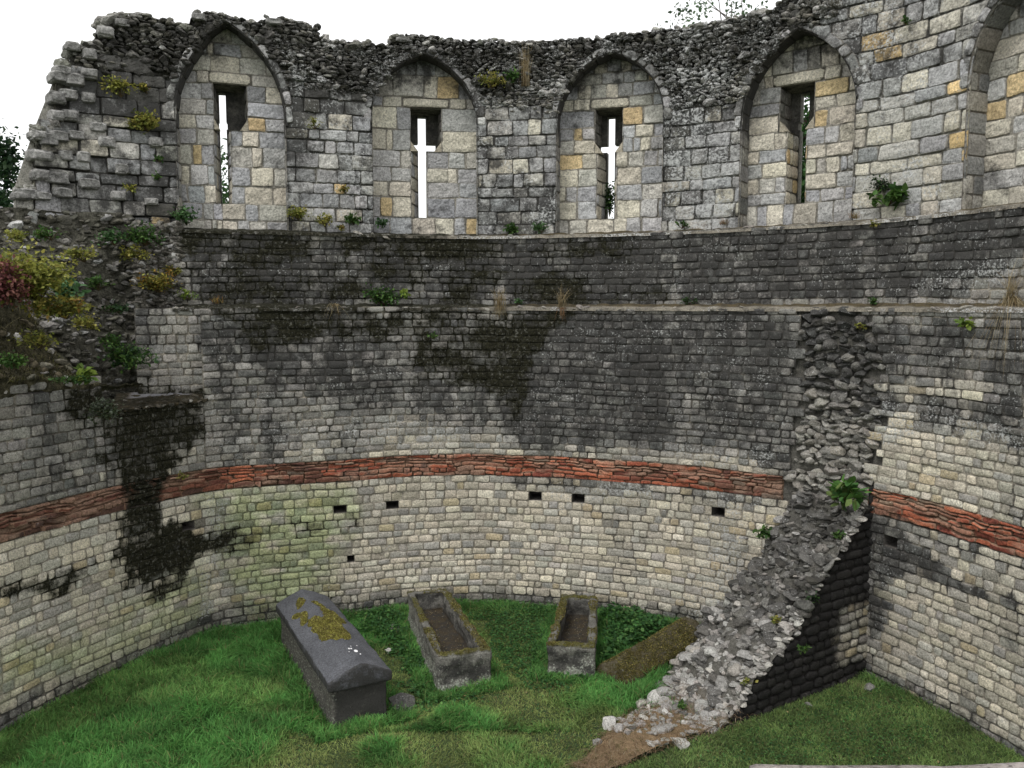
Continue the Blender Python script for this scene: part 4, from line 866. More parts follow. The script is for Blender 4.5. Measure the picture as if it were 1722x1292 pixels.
def leaves(P, size, rng, cols, flat=1.0, droop=0.0, shape=.55):
    """folded pointed leaves: 6 verts, 2 quads"""
    N = len(P); d = rng.normal(size=(N, 3)); d[:, 2] = d[:, 2] * flat - droop; d /= np.linalg.norm(d, axis=1)[:, None]
    up = rng.normal(size=(N, 3)) * .5 * flat + np.array([0, 0, 1]); s = np.cross(d, up); s /= np.linalg.norm(s, axis=1)[:, None] + 1e-9; nn = np.cross(s, d)
    size = np.asarray(size)[:, None] * np.ones((N, 1)); a = P; wv = s * size * shape * .5
    V = np.stack([a, a + d * size * .4 + wv + nn * size * .08, a + d * size * .85 + wv * .6 + nn * size * .05, a + d * size * 1.1, a + d * size * .85 - wv * .6 + nn * size * .05, a + d * size * .4 - wv + nn * size * .08], 1)
    F_ = np.array([[0, 1, 2, 3], [0, 3, 4, 5]])[None] + np.arange(N)[:, None, None] * 6
    return V.reshape(-1, 3), F_.reshape(-1, 4), np.repeat(cols, 6, 0)
def gabled(w, L, he, hr, z0, seed, amp=.012, hip=.0, edge=.045):
    h2 = w / 2; v = [(-h2, 0, z0), (h2, 0, z0), (h2, L, z0), (-h2, L, z0), (-h2, 0, z0 + he), (h2, 0, z0 + he), (h2, L, z0 + he), (-h2, L, z0 + he), (0, hip, z0 + hr), (0, L - hip, z0 + hr)]
    # shoulders halfway up make the roof slightly rounded
    sh = .30; sz = z0 + he + (hr - he) * .62; v += [(-h2 * .45, hip * .6, sz), (h2 * .45, hip * .6, sz), (h2 * .45, L - hip * .6, sz), (-h2 * .45, L - hip * .6, sz)]
    f = [(0, 3, 2, 1), (1, 2, 6, 5), (3, 0, 4, 7), (0, 1, 5, 11, 8, 10, 4), (2, 3, 7, 13, 9, 12, 6), (4, 10, 13, 7), (10, 8, 9, 13), (8, 11, 12, 9), (11, 5, 6, 12)]
    return rough_solid(v, f, edge, .018, amp, seed)
def fuzz(V, F_, wsel, n, size, cols, parent, seed, name='moss'):
    """tiny moss shoots standing on the selected faces"""
    rg = np.random.default_rng(seed); F_ = F_[wsel]; T = V[F_[:, :3]]; nr = np.cross(T[:, 1] - T[:, 0], T[:, 2] - T[:, 0]); ar = np.linalg.norm(nr, axis=1); nr /= ar[:, None] + 1e-12
    i = rg.choice(len(F_), n, p=ar / ar.sum()); a, b = rg.random(n), rg.random(n); fl = a + b > 1; a[fl], b[fl] = 1 - a[fl], 1 - b[fl]
    P = T[i, 0] + (T[i, 1] - T[i, 0]) * a[:, None] + (T[i, 2] - T[i, 0]) * b[:, None]; c = palette(n, cols, [1] * len(cols), rg, .25) * (.5 + fbm(P[:, 0] * 12, P[:, 1] * 12, P[:, 2] * 12, 3)[:, None])
    Vq, Fq, Cq = leaves(P, rg.uniform(.5, 1.3, n) * size, rg, c, flat=.8, shape=.8)
    o = local_mesh(name, Vq, [Fq], M_LEAF, parent, Cq, None, False); return o
# coffin with its lid on
FL, FR, BL = ground_pt(553, 1165, .47), ground_pt(661, 1143, .47), ground_pt(464, 1026, .47)
org, rz, w_, L = frame_of(FL, FR, BL); excl.append((org, rz, w_, L))
c1 = empty('lidded_coffin', (org[0], org[1], 0), rz, label='large dark coffin closed by a grey ridged lid with yellow moss patches', cat='stone coffin')
bv, bf = box(-w_ / 2 + .05, w_ / 2 - .05, .06, L - .06, -.1, .46); co, f = rough_solid(bv, bf, .05, .02, .014, 3)
n = fbm(co[:, 0] * 5, co[:, 1] * 5, co[:, 2] * 5, 8); local_mesh('coffin_body', co, f, M_COF, c1, np.array((.10, .095, .085)) * (.7 + .6 * n[:, None]), np.stack([.12 + 0 * n, .62 + 0 * n - .2 * (co[:, 0] < -w_ / 2 + .08), .33 + .11 * (co[:, 0] < -w_ / 2 + .08)], 1))
LZ0, LHE, LHR = .455, .105, .27
co, f = gabled(w_, L, LHE, LHR, LZ0, 5, .008); n = fbm(co[:, 0] * 6, co[:, 1] * 6, co[:, 2] * 6, 9); tp = sstep(LZ0 + .08, LZ0 + .12, co[:, 2])
local_mesh('lid', co, f, M_COF, c1, np.array((.108, .112, .124)) * (.6 + .8 * n[:, None]), np.stack([.1 + 0 * n, .60 - .34 * tp + .3 * tp * (co[:, 1] < .03), .33 + .03 * tp], 1))
def lid_z(x):
    ax = np.abs(x) / (w_ / 2); return LZ0 + np.where(ax > .45, LHE + (LHR - LHE) * .62 * (1 - ax) / .55, LHE + (LHR - LHE) * (.62 + .38 * (.45 - ax) / .45))
def moss_patch(cx, cy, rx, ry, seed, rot=0):
    rr = np.linspace(0, 1, 14); th = np.linspace(0, 2 * math.pi, 40, endpoint=False); V = []; 
    for r in rr:
        for t in th:
            e_ = 1 + .35 * (vn(math.cos(t) * 1.8 + seed, math.sin(t) * 1.8, 0, 5) - .5) * 2; x_ = rx * r * e_ * math.cos(t); y_ = ry * r * e_ * math.sin(t)
            x_, y_ = x_ * math.cos(rot) - y_ * math.sin(rot), x_ * math.sin(rot) + y_ * math.cos(rot); V.append((cx + x_, cy + y_, r))
    V = np.array(V); z = lid_z(V[:, 0]) - .004 + .05 * (1 - V[:, 2] ** 2) ** .5 * min(1, rx * 6) * (.5 + fbm(V[:, 0] * 18, V[:, 1] * 18, 0, 4)); r_ = V[:, 2].copy(); V[:, 2] = z
    i = np.arange(13)[:, None] * 40; j = np.arange(40)[None]; F_ = np.stack([i + j, i + (j + 1) % 40, i + 40 + (j + 1) % 40, i + 40 + j], -1).reshape(-1, 4)[:, ::-1]
    nn_ = fbm(V[:, 0] * 9, V[:, 1] * 9, 0, 14); bare = sstep(.62, .7, nn_)[:, None]
    c_ = np.array((.20, .185, .04)) * (.55 + .9 * fbm(V[:, 0] * 30, V[:, 1] * 30, 0, 24)[:, None]); c_ = c_ * (1 - bare) + np.array((.12, .09, .06)) * bare
    local_mesh('moss_patch', V, [F_], M_COF, c1, c_, np.tile((.25, .12, .15), (len(V), 1))); fuzz(V, F_, slice(None), int(9000 * rx * ry / .08) + 60, .016, [(.28, .27, .06), (.20, .19, .05), (.34, .32, .09), (.14, .10, .04)], c1, int(seed * 10) + 3)
for i, mp_ in enumerate([(-.02, .44 * L, .19, .42, 0), (.13, .60 * L, .12, .30, .1), (-.20, .66 * L, .045, .22, -.2), (-.25, .73 * L, .05, .07, 0), (.07, .76 * L, .05, .12, .4), (-.13, .84 * L, .055, .16, -.3), (-.12, .56 * L, .08, .2, 0)]): moss_patch(mp_[0], mp_[1], mp_[2], mp_[3], i * 3.3, mp_[4])
sp_ = Acc()
for (x_, y_, r_) in [(.07, .15 * L, .022), (.03, .17 * L, .010), (.0, .165 * L, .012), (.10, .12 * L, .008), (.05, .2 * L, .007), (.14, .22 * L, .008), (-.02, .14 * L, .006)]:
    V0, F0 = ICO[2]; sp_.add(V0 * np.array([r_, r_ * 1.8, .004]) + np.array([x_, y_, float(lid_z(np.array(x_))) + .006]), F0, (.85, .85, .86), (0, 0, 0))
o = sp_.build('bird_droppings', M_COF); o.parent = c1; o['kind'] = 'stuff'  # white bird droppings near the front end of the lid
open_coffin(ground_pt(735, 1103, .5), ground_pt(836, 1106, .5), ground_pt(680, 996, .5), .5, 'open stone trough coffin with mossy rim, beside the lidded coffin', 21)
open_coffin(ground_pt(920, 1083, .45), ground_pt(1000, 1093, .45), ground_pt(940, 1000, .45), .45, 'narrow open stone coffin with pale lichen on its front end, nearest the fallen mossy lid', 22)
# fallen lid
e4 = empty('fallen_lid', (1.22, 10.16, .05), math.atan2(1.12, 1.18) - math.pi / 2, label='moss covered stone coffin lid lying tilted against the foot of the rubble', cat='coffin lid'); 
co, f = gabled(.64, 1.9, .13, .36, -.12, 8, .022, hip=.16); co[:, 2] += co[:, 1] * .07 + co[:, 0] * -.12 * -1; n = fbm(co[:, 0] * 5, co[:, 1] * 5, co[:, 2] * 5, 19)
excl.append((np.array([1.22, 10.16]), e4.rotation_euler[2], .62, 1.85))
Mm = stone_mat("mossy_lid_stone", bump=.8, scale=1.6, moss_col=(.060, .050, .014), lichen=(.3, .3, .25))
q_ = f[0]; cz = co[q_].mean(1); fuzz(co, q_, (cz[:, 2] > .06) & (fbm(cz[:, 0] * 4, cz[:, 1] * 4, 0, 46) > .36), 16000, .016, [(.19, .17, .05), (.12, .115, .035), (.24, .20, .07), (.08, .08, .025)], e4, 8)
local_mesh('slab', co, f, Mm, e4, np.array((.16, .14, .10)) * (.7 + .6 * n[:, None]), np.stack([.56 + .5 * (n - .5), .4 + 0 * n, .36 + 0 * n], 1))
# loose stones, each its own thing
LS = [('flat_stone', 668, 1183, .20, .3, 'flat dark slab in the grass at the foot of the lidded coffin'), ('loose_stone', 655, 1092, .08, .7, 'small pale stone between the lidded coffin and the open trough'),
      ('flat_stone', 668, 1062, .17, .35, 'dark flat stone leaning by the back left side of the open trough coffin'), ('loose_stone', 1030, 1112, .13, .4, 'grey stone between the narrow coffin and the fallen lid'),
      ('loose_stone', 1104, 1178, .11, .75, 'white stone at the left toe of the rubble slope'), ('loose_stone', 1023, 1216, .10, .5, 'pale stone at the lower left end of the bare soil'), ('loose_stone', 1141, 1252, .10, .75, 'squared pale stone standing on the bare soil nearest the viewer'),
      ('loose_stone', 1058, 1232, .07, .5, 'small dark stone in the straw of the bare soil patch'), ('loose_stone', 1362, 1180, .07, .4, 'small tan stone in the grass right of the black wall face'), ('flat_stone', 1462, 1152, .12, .3, 'flat stones stacked in the corner below the right wall'),
      ('loose_stone', 1118, 1204, .07, .7, 'stone beside the straw, just below the white stone'), ('loose_stone', 1005, 1245, .07, .5, 'pebble like grey stone at the far left edge of the soil'), ('loose_stone', 1172, 1092, .12, .85, 'round white stone touching the upper end of the fallen lid'), ('loose_stone', 1163, 1110, .12, .8, 'large whitish stone just below the round white stone')]
for i, (nm, px, py, s_, fl, lab) in enumerate(LS):
    g = ground_pt(px, py, .05); rgi = np.random.default_rng(800 + i); hh = 0.0
    rel = g[:2] - OX; a_, b_ = rel @ AX, rel @ BX
    if 0 < a_ < 4.4 and 0 < b_ < bmax(a_): hh = float(heap(np.array([a_]), np.array([b_]))[0]) * .6
    V, Fc, Cc = rocks(np.array([[0, 0, s_ * fl * .5]]), np.array([s_]), rgi, 3, (fl, fl + .05), np.array([[.5, .49, .46]]) * (1.0 if 'white' in lab or 'pale' in lab else (.22 if 'dark' in lab else .5)), cuts=9)
    o = mesh(nm, V, Fc, M_RUB, None, Cc, np.tile((.15, .2 if 'white' in lab or 'pale' in lab else .38, .4), (len(V), 1))); o.location = (g[0], g[1], gz(g[0], g[1]) + hh); tag(o, lab, 'stone', 'loose stones on the ground')
# ================================================================ PLANTS
def wp(px, py, out=.08):
    """point on the wall surface seen at this spot, a little in front of it"""
    for C, off, lo, hi in ((P0, 0, -1, 3.5), (PM, 0, 3.3, Z1 + .03), (PM, O1, Z1, Z2 + .05), (PM, O2, Z2, 12)):
        s_, z_ = hit(px, py, C, off)
        if lo <= z_ <= hi and not (C is P0 and s_ < s175 and z_ > 3.93):
            x, y = C.P(s_, off - out); return np.array([x, y, z_])
    x, y = PM.P(s_, O2 - out); return np.array([float(x), float(y), z_])
G1 = [(.06, .13, .03), (.04, .09, .025), (.09, .17, .04)]; YG = [(.27, .28, .06), (.17, .20, .045), (.34, .31, .08)]; YO = [(.34, .29, .06), (.32, .20, .05), (.24, .24, .06), (.15, .16, .045), (.12, .14, .04)]
BG = [(.07, .15, .05), (.05, .11, .04), (.09, .18, .065)]; RD = [(.16, .05, .05), (.10, .04, .04), (.2, .09, .07)]; LG = [(.22, .30, .05), (.15, .24, .05)]; DG = [(.03, .07, .025), (.05, .10, .03), (.02, .045, .02)]
def plant(name, P, r, n, ls, cols, label, cat='plant', group=None, seed=0, flat=.8, stems=6, droop=0.0, up=.25):
    n = int(n * 1.25); r = np.array(r) * 1.15; P = np.array(P, float); rg = np.random.default_rng(1000 + seed); r = np.array(r if hasattr(r, '__len__') else (r, r * .7, r * .8), float)
    e = empty(name, tuple(P), label=label, cat=cat, group=group)
    # shoots from a root, leaves gathered on them
    ns = max(stems, 3); d = rg.normal(size=(ns, 3)); d /= np.linalg.norm(d, axis=1)[:, None]; d[:, 2] = np.abs(d[:, 2]) * .9 - .35 + up; d[:, 1] = -np.abs(d[:, 1]) * .9
    tips = d * r * rg.uniform(.6, 1.05, (ns, 1)); root = np.array([0, r[1] * .5, -r[2] * .5])
    k = rg.integers(0, ns, n); t = rg.uniform(.25, 1, n) ** .7
    pos = root + (tips[k] - root) * t[:, None] + rg.normal(0, 1, (n, 3)) * r * .17; pos[:, 2] += np.sin(t * 3.1) * r[2] * .15
    ck = rg.integers(0, len(cols), ns)[k]; ck = np.where(rg.random(n) < .35, rg.integers(0, len(cols), n), ck)
    c = np.array(cols)[ck] * rg.uniform(.65, 1.3, (n, 1))
    V, F_, C_ = leaves(pos, rg.uniform(.6, 1.25, n) * ls, rg, c, flat=flat, droop=droop, shape=.75)
    local_mesh('foliage', V, [F_], M_LEAF, e, C_, None, False)
    a = Acc()
    for i in range(ns):
        tube(a, [root, root + (tips[i] - root) * .55 + np.array([0, 0, r[2] * .12]), tips[i]], [.006, .004, .002], (.12, .09, .05))
    o = a.build('stem', M_BARK); o.parent = e
    return e
def tube(a, pts, rad, col, mask=(.1, .2, .1), k=5):
    pts = np.array(pts, float); th = np.linspace(0, 2 * math.pi, k, endpoint=False); V = []
    for i, p in enumerate(pts):
        t = pts[min(i + 1, len(pts) - 1)] - pts[max(i - 1, 0)]; t /= np.linalg.norm(t) + 1e-9; s = np.cross(t, [.3, .2, 1.]); s /= np.linalg.norm(s) + 1e-9; u = np.cross(s, t)
        V.append(p + rad[i] * (np.cos(th)[:, None] * s + np.sin(th)[:, None] * u))
    V = np.vstack(V); i = np.arange(len(pts) - 1)[:, None] * k; j = np.arange(k)[None]
    a.add(V, np.stack([i + j, i + (j + 1) % k, i + k + (j + 1) % k, i + k + j], -1).reshape(-1, 4), col, mask)
gE = 'wild plants rooted in the wall'
PL = [('shrub', 245, 210, .22, 420, .05, YG, 'round yellow-green bush growing from the ragged left end of the wall', 3), ('shrub', 198, 152, .22, 260, .045, YG, 'flat yellow-green bush highest on the ragged left wall end', 4),
      ('shrub', 246, 153, .11, 110, .045, YO, 'small yellow bush just right of the highest flat one', 5), ('weed', 219, 318, .10, 80, .04, YG, 'small yellow tuft low on the ragged wall end above the foot rubble', 6),
      ('weed', 268, 270, .07, 40, .04, G1, 'tiny green sprig below the round yellow-green bush', 7), ('weed', 266, 300, .07, 40, .04, G1, 'tiny green sprig between two ashlars, left of the first arch', 8),
      ('weed', 312, 368, .22, 240, .05, BG, 'dark green leafy clump at the foot of the first arched recess', 9), ('weed', 240, 400, .24, 420, .045, G1, 'bright green bush at the left end of the upper ledge', 10),
      ('weed', 187, 402, .20, 180, .05, BG, 'blue-green spray on the torn core left of the bright green bush', 11), ('shrub', 228, 432, .20, 260, .045, YG, 'yellow-green bush hanging below the bright green one', 12),
      ('shrub', 262, 478, .27, 520, .045, YO, 'yellow and orange bush at the left end of the lower ledge', 13), ('shrub', 292, 458, .12, 120, .04, YO, 'small yellow spray at the upper right of the orange bush', 14),
      ('weed', 318, 497, .13, 90, .045, LG, 'pale green sprig at the very start of the lower ledge', 15), ('weed', 499, 362, .17, 260, .04, YG, 'yellow-green bush on the upper ledge right of the first arch', 16),
      ('weed', 545, 374, .17, 180, .04, YG, 'low yellow-green mat on the upper ledge, second from the first arch', 17), ('weed', 572, 386, .08, 70, .035, YO, 'small yellow tuft trailing over the upper ledge', 18),
      ('weed', 592, 372, .13, 130, .05, G1, 'green weed on the upper ledge just left of the second arch', 19), ('weed', 640, 378, .12, 90, .05, BG, 'blue-green grassy weed at the left foot of the second arch', 20),
      ('weed', 580, 322, .09, 80, .035, YO, 'small rusty yellow tuft on the ashlar between the first two arches', 21), ('weed', 527, 212, .12, 70, .035, YG, 'thin yellow growth beside the spring of the first arch', 22),
      ('weed', 640, 503, .26, 420, .05, G1, 'wide green leafy weed on the lower ledge', 23), ('weed', 680, 496, .10, 50, .06, LG, 'lime green weed touching the wide one on the lower ledge', 24),
      ('weed', 864, 388, .12, 130, .05, G1, 'green weed on the upper ledge midway between the second and third arches', 25), ('weed', 912, 386, .14, 120, .045, BG, 'low green weed at the left foot of the third arch', 26),
      ('weed', 872, 510, .08, 50, .04, BG, 'small green sprig between the two straw tufts of the lower ledge', 27), ('weed', 565, 563, .0, 0, 0, G1, '', 28), ('weed', 727, 566, .08, 40, .04, G1, 'tiny green sprig in the black mossy stones under the lower ledge', 29),
      ('weed', 828, 140, .20, 220, .04, YG, 'olive mossy weed on the rubble between the second and third arches', 30), ('weed', 865, 135, .15, 120, .05, G1, 'green weed at the foot of the tall straw tuft', 31),
      ('shrub', 1483, 318, .16, 260, .035, DG, 'dark green clump in a hole of the pale ashlar right of the fourth arch', 32), ('shrub', 1506, 334, .20, 110, .11, G1, 'broad leaved green plant spilling from the hole beside the fourth arch', 33),
      ('weed', 1476, 378, .07, 45, .035, YG, 'small olive tuft just below the upper ledge under the broad leaved plant', 34), ('weed', 1150, 380, .10, 60, .04, G1, 'small green weed on the upper ledge right of the third arch', 35),
      ('weed', 1630, 545, .09, 40, .06, LG, 'lime green fern on the dark stones at the far right', 36), ('weed', 1452, 550, .07, 40, .04, YG, 'little olive tuft on the torn scar below the lower ledge', 37),
      ('weed', 1474, 508, .08, 60, .04, G1, 'low green tuft on the lower ledge above the torn scar', 38), ('weed', 1160, 508, .09, 60, .04, DG, 'dark tuft on the lower ledge right of its middle', 39),
      ('weed', 1530, 38, .07, 40, .04, G1, 'small green sprig high on the wall at the upper right', 40), ('weed', 300, 800, .08, 40, .04, YG, 'tiny green sprig at the left start of the red tiles', 41)]
for (nm, px, py, r, n, ls, cols, lab, sd_) in PL:
    if n: plant(nm, wp(px, py, .05 + r * .3), r, n, ls, cols, lab, 'plant' if nm == 'weed' else 'bush', gE, sd_, stems=max(5, int(n / 22)))
def at_depth(px, py, Y): d = ray(px, py); return np.array([d[0], d[1], d[2]]) * Y / d[1] + np.array([0, 0, CH])
plant('shrub', at_depth(45, 475, 9.2), (.5, .4, .36), 3000, .05, YG, 'large yellow-green bush on top of the rubble mound at the left edge', 'bush', None, 60, stems=26)
plant('shrub', at_depth(98, 520, 9.4), (.3, .3, .2), 900, .045, YG + YO, 'yellow-orange trailing end of growth on the right shoulder of the mound', 'bush', None, 61, stems=16)
plant('shrub', at_depth(4, 485, 8.85), (.26, .3, .32), 1700, .04, RD, 'dark red leaved bush at the left edge of the picture', 'bush', None, 62, stems=20)
plant('weed', at_depth(112, 492, 9.9), (.16, .15, .16), 60, .11, [(.10, .20, .09), (.07, .15, .06)], 'blue-green broad leaves right behind the yellow-green bush', 'plant', None, 63, stems=6)
plant('weed', at_depth(148, 632, 9.6), (.12, .12, .12), 40, .10, LG, 'lime green leaves at the top corner of the left wall', 'plant', None, 64, stems=6)
plant('shrub', at_depth(212, 606, 11.1), (.34, .2, .24), 700, .05, G1 + DG, 'green bush in the corner behind the mossy stub', 'bush', None, 65, stems=18)
plant('shrub', at_depth(178, 690, 9.9), (.20, .15, .22), 520, .035, [(.05, .07, .03), (.09, .11, .07), (.16, .19, .14)], 'small leaved creeper hanging over the top of the mossy stub', 'bush', None, 66, stems=14, up=-.1)
plant('weed', at_depth(122, 640, 9.5), (.30, .15, .06), 200, .035, BG + G1, 'low green fringe along the top edge of the left wall', 'plant', None, 67, stems=14)
plant('shrub', at_depth(1425, 836, 10.3), (.24, .18, .20), 95, .14, [(.10, .22, .05), (.07, .17, .045), (.14, .2, .06)], 'broad leaved green sycamore seedling on top of the broken cross wall', 'bush', None, 70, stems=14)
plant('weed', at_depth(1281, 897, 11.2), (.18, .12, .12), 70, .07, G1, 'small green sapling between the pale stones and the cross wall rubble', 'plant', None, 71, stems=6)
plant('weed', at_depth(1375, 965, 10.3), (.10, .08, .14), 110, .035, DG, 'dark creeping weed in the rubble near the black face', 'plant', None, 72, stems=6)
BK = [('weed', 80, 395, .16, 160, G1, 'green weed on the torn bank just under the ruined wall foot at far left'), ('weed', 135, 430, .2, 240, YG, 'yellow-green straggling weed in the middle of the torn bank'), ('weed', 160, 480, .17, 180, G1, 'green weed on the torn bank right of the yellow-green bush'), ('weed', 198, 520, .16, 160, DG, 'dark green weed beside the left edge of the recessed stonework'), ('weed', 150, 545, .2, 260, YG, 'olive weed low on the torn bank above the creeper'), ('weed', 190, 575, .16, 200, G1, 'green weed just above the bush behind the mossy stub'), ('weed', 30, 400, .15, 140, YG, 'small olive weed on the rubble at the far left edge'), ('weed', 60, 575, .2, 240, YG, 'olive mossy weed low on the face of the mound'), ('weed', 20, 610, .18, 200, G1, 'green weed at the left edge on the mound')]
for i, (nm, px, py, r_, n_, c_, lab) in enumerate(BK): plant(nm, at_depth(px, py, [10.5, 10.9, 10.9, 11.1, 10.7, 11.1, 10.1, 9.4, 9.1][i]), (r_, r_ * .9, r_ * .7), n_, .04, c_, lab, 'plant', 'weeds on the torn bank', 170 + i, stems=12)
n2_ = niches[2]; xi, yi = PM.P((n2_.s0 + n2_.s1) / 2 + .01, O2 + .7)
plant('ivy', (xi, yi, n2_.sb + .28), (.07, .06, .36), 260, .05, DG + G1, 'ivy filling the lower half of the third arrow slit', 'ivy', None, 73, stems=12)
for i, (px, py, r_, n_, c_) in enumerate([(1330, 985, .10, 60, DG), (1405, 905, .09, 60, G1), (1360, 1010, .12, 90, DG), (1300, 1045, .07, 40, YG), (1350, 1095, .07, 40, G1), (1255, 1150, .08, 50, YG), (1145, 1190, .08, 50, G1)]):
    g = min((ground_pt(px, py, h_) for h_ in np.linspace(.05, 2.3, 60)), key=lambda g: abs(g[2] - float(heap(np.array([(g[:2] - OX) @ AX]), np.array([(g[:2] - OX) @ BX]))[0])))
    plant('weed', g + np.array([0, -.03, .03]), r_, n_, .04, c_, ['dark weed in a hollow high in the rubble slope', 'green sprig near the top of the rubble slope below the seedling', 'dark green weed hanging by the edge of the black face', 'olive sprig halfway down the rubble slope', 'small green sprig in the pale lower rubble near the black face', 'yellowish weed low on the rubble slope', 'green weed in the soil between the lowest white stones'][i], 'plant', 'weeds in the rubble slope', 150 + i, stems=5)
# straw tufts
def tuft(P, h, n, spread, label, seed, cols=((.42, .33, .18), (.5, .42, .26), (.3, .22, .11)), hang=0.0, name='dry_grass_tuft', cat='dry grass', group='dry grass tufts on the wall'):
    rg = np.random.default_rng(seed); base = rg.normal(0, .025, (n, 3)) * np.array([1.4, .6, .3]); dr = rg.normal(0, spread, (n, 2)); L_ = h * rg.uniform(.5, 1.05, n)
    V, F_, C_ = blades(base, L_, dr, rg.uniform(.0022, .004, n), palette(n, cols, [1] * len(cols), rg), rg, hang=hang)
    o = mesh(name, V, F_, M_GRASS, None, C_); o.location = tuple(P); return tag(o, label, cat, group)
def blades(base, L_, dr, wd, cols, rg, seg=4, hang=0.0):
    n = len(base); t = np.linspace(0, 1, seg + 1)[None, :, None]; dr3 = np.concatenate([dr, np.zeros((n, 1))], 1)[:, None]
    up = np.array([0, 0, 1.0]); Lh = L_[:, None, None]
    c = base[:, None] + Lh * (up * (t - .35 * (t ** 2) * np.linalg.norm(dr3, axis=2, keepdims=True)) + dr3 * t ** 1.6) - up * hang * t ** 2 * Lh
    a = rg.uniform(0, math.pi, n); s = np.stack([np.cos(a), np.sin(a), 0 * a], 1)[:, None] * wd[:, None, None] * (1 - t ** 1.5)
    V = np.stack([c - s, c + s], 2).reshape(n, -1, 3); k = 2 * (seg + 1); i = (np.arange(seg) * 2)[:, None]
    f = np.concatenate([i, i + 1, i + 3, i + 2], 1)[None] + np.arange(n)[:, None, None] * k
    sh = (.45 + .65 * np.linspace(0, 1, seg + 1))[None, :, None, None] * np.ones((n, 1, 2, 1))
    return V.reshape(-1, 3), f.reshape(-1, 4), (cols[:, None, None] * sh).reshape(-1, 3)
tuft(wp(884, 146, .05), .75, 90, .10, 'tall upright straw tuft on the crest between the second and third arches', 1)
tuft(wp(841, 517, .05), .36, 80, .22, 'straw tuft on the lower ledge, left of its middle', 2)
tuft(wp(842, 519, .08), .28, 50, .3, 'straw hanging down over the ledge below the left straw tuft', 3, hang=1.6)
tuft(wp(945, 517, .05), .40, 50, .35, 'pale straw tuft on the lower ledge, right of its middle', 4)
tuft(wp(948, 520, .08), .22, 40, .2, 'rusty straw hanging just under the right straw tuft', 5, cols=((.36, .2, .1), (.45, .33, .2)), hang=1.8)
tuft(wp(1712, 512, .10), .75, 120, .5, 'large pale straw tuft hanging over the lower ledge at the right edge', 6, hang=1.9)
tuft(wp(1712, 505, .10), .5, 60, .5, 'straw spraying upward from the lower ledge at the right edge', 7)
tuft(wp(560, 515, .06), .30, 40, .5, 'thin dry runners drooping from the lower ledge left of the wide green weed', 8, hang=1.6)
tuft(wp(366, 510, .05), .14, 40, .4, 'short orange grass near the left start of the lower ledge', 9, cols=((.4, .22, .06), (.3, .25, .08)))
tuft(wp(1218, 378, .05), .12, 50, .4, 'short rusty grass on the upper ledge at the foot of the fourth arch', 10, cols=((.3, .17, .07), (.25, .2, .08)))
tuft(wp(1440, 368, .05), .12, 50, .4, 'short rusty grass on the upper ledge below the broad leaved plant', 11, cols=((.3, .17, .07), (.25, .2, .08)))
# dry grass and moss tufts over the mound
rg = np.random.default_rng(90); N = 26000; x = rg.uniform(-8.2, -5.2, N); y = rg.uniform(7, 11, N); xw = np.interp(y, P0.p[P0.s < -3][:, 1], P0.p[P0.s < -3][:, 0]); k = (x < xw + .05) & (mound_h(x, y) > 3.8) & (vn(x * 3, y * 3, 0, 5) > .35); x, y = x[k], y[k]; N = len(x)
V, F_, C_ = blades(np.stack([x, y, mound_h(x, y)], 1), rg.uniform(.03, .13, N) * (1 + (rg.random(N) < .06)), rg.normal(.25, .6, (N, 2)) * np.array([1, -1]), rg.uniform(.003, .006, N), palette(N, [(.30, .26, .15), (.10, .10, .035), (.17, .17, .05), (.4, .36, .26), (.06, .055, .03)], [2.5, 4, 3, .8, 3], rg) * (.4 + 1.2 * fbm(x * 4, y * 4, 0, 66)[:, None]), rg, hang=.6)
o = mesh('dry_grass', V, F_, M_GRASS, mound, C_); o['kind'] = 'stuff'
# ================================================================ GRASS
xw_x, xw_y = P0.P(P0.s, 0); im = (P0.s > -5.4) & (P0.s < 5.6)
def inside(x, y):   # inside the tower's curved wall
    polyv = np.stack([xw_x, xw_y], 1); r = np.zeros(x.shape, bool); A = polyv; B = np.roll(polyv, -1, axis=0)
    for (ax, ay), (bx, by) in zip(A, B):
        if ay == by: continue
        r ^= ((ay > y) != (by > y)) & (x < (bx - ax) * (y - ay) / (by - ay) + ax)
    return r
def coffin_mask(x, y, pad=-.0):
    r = np.zeros(x.shape, bool)
    for org, rz, w2, L2 in excl:
        dx, dy = x - org[0], y - org[1]; lx = dx * math.cos(rz) + dy * math.sin(rz); ly = -dx * math.sin(rz) + dy * math.cos(rz)
        r |= (np.abs(lx) < w2 / 2 + pad) & (ly > -pad) & (ly < L2 + pad)
    return r
def lawn(n, seed):
    rg = np.random.default_rng(seed); x = rg.uniform(-6.4, 6.1, n); y = rg.uniform(6.3, 13.0, n)
    k = inside(x, y) & ~coffin_mask(x, y, -.03) & (np.abs(x) < y * .68); x, y = x[k], y[k]
    rel = np.stack([x, y], 1) - OX; a_, b_ = rel @ AX, rel @ BX
    inh = (a_ > -.1) & (a_ < 4.6) & (b_ > -.02) & (b_ < bmax(a_) * .93); k = ~inh | ((rg.random(len(x)) < .05) & (a_ > 2.4)); return x[k], y[k], rg
def mixc(c1_, c2_, t): return np.array(c1_)[None] * (1 - t[:, None]) + np.array(c2_)[None] * t[:, None]
x, y, rg = lawn(380000, 5); N = len(x)
cl = fbm(x * .7, y * .7, 0, 41, 3); cl2 = fbm(x * 3, y * 3, 0, 42, 3); near = 1 - coffin_mask(x, y, .0)
edge_ = np.zeros(N, bool) | coffin_mask(x, y, .22); wallp = np.interp(x, xw_x[im], xw_y[im]) - y
right = ((x - OX[0]) * BX[0] + (y - OX[1]) * BX[1] < .1)
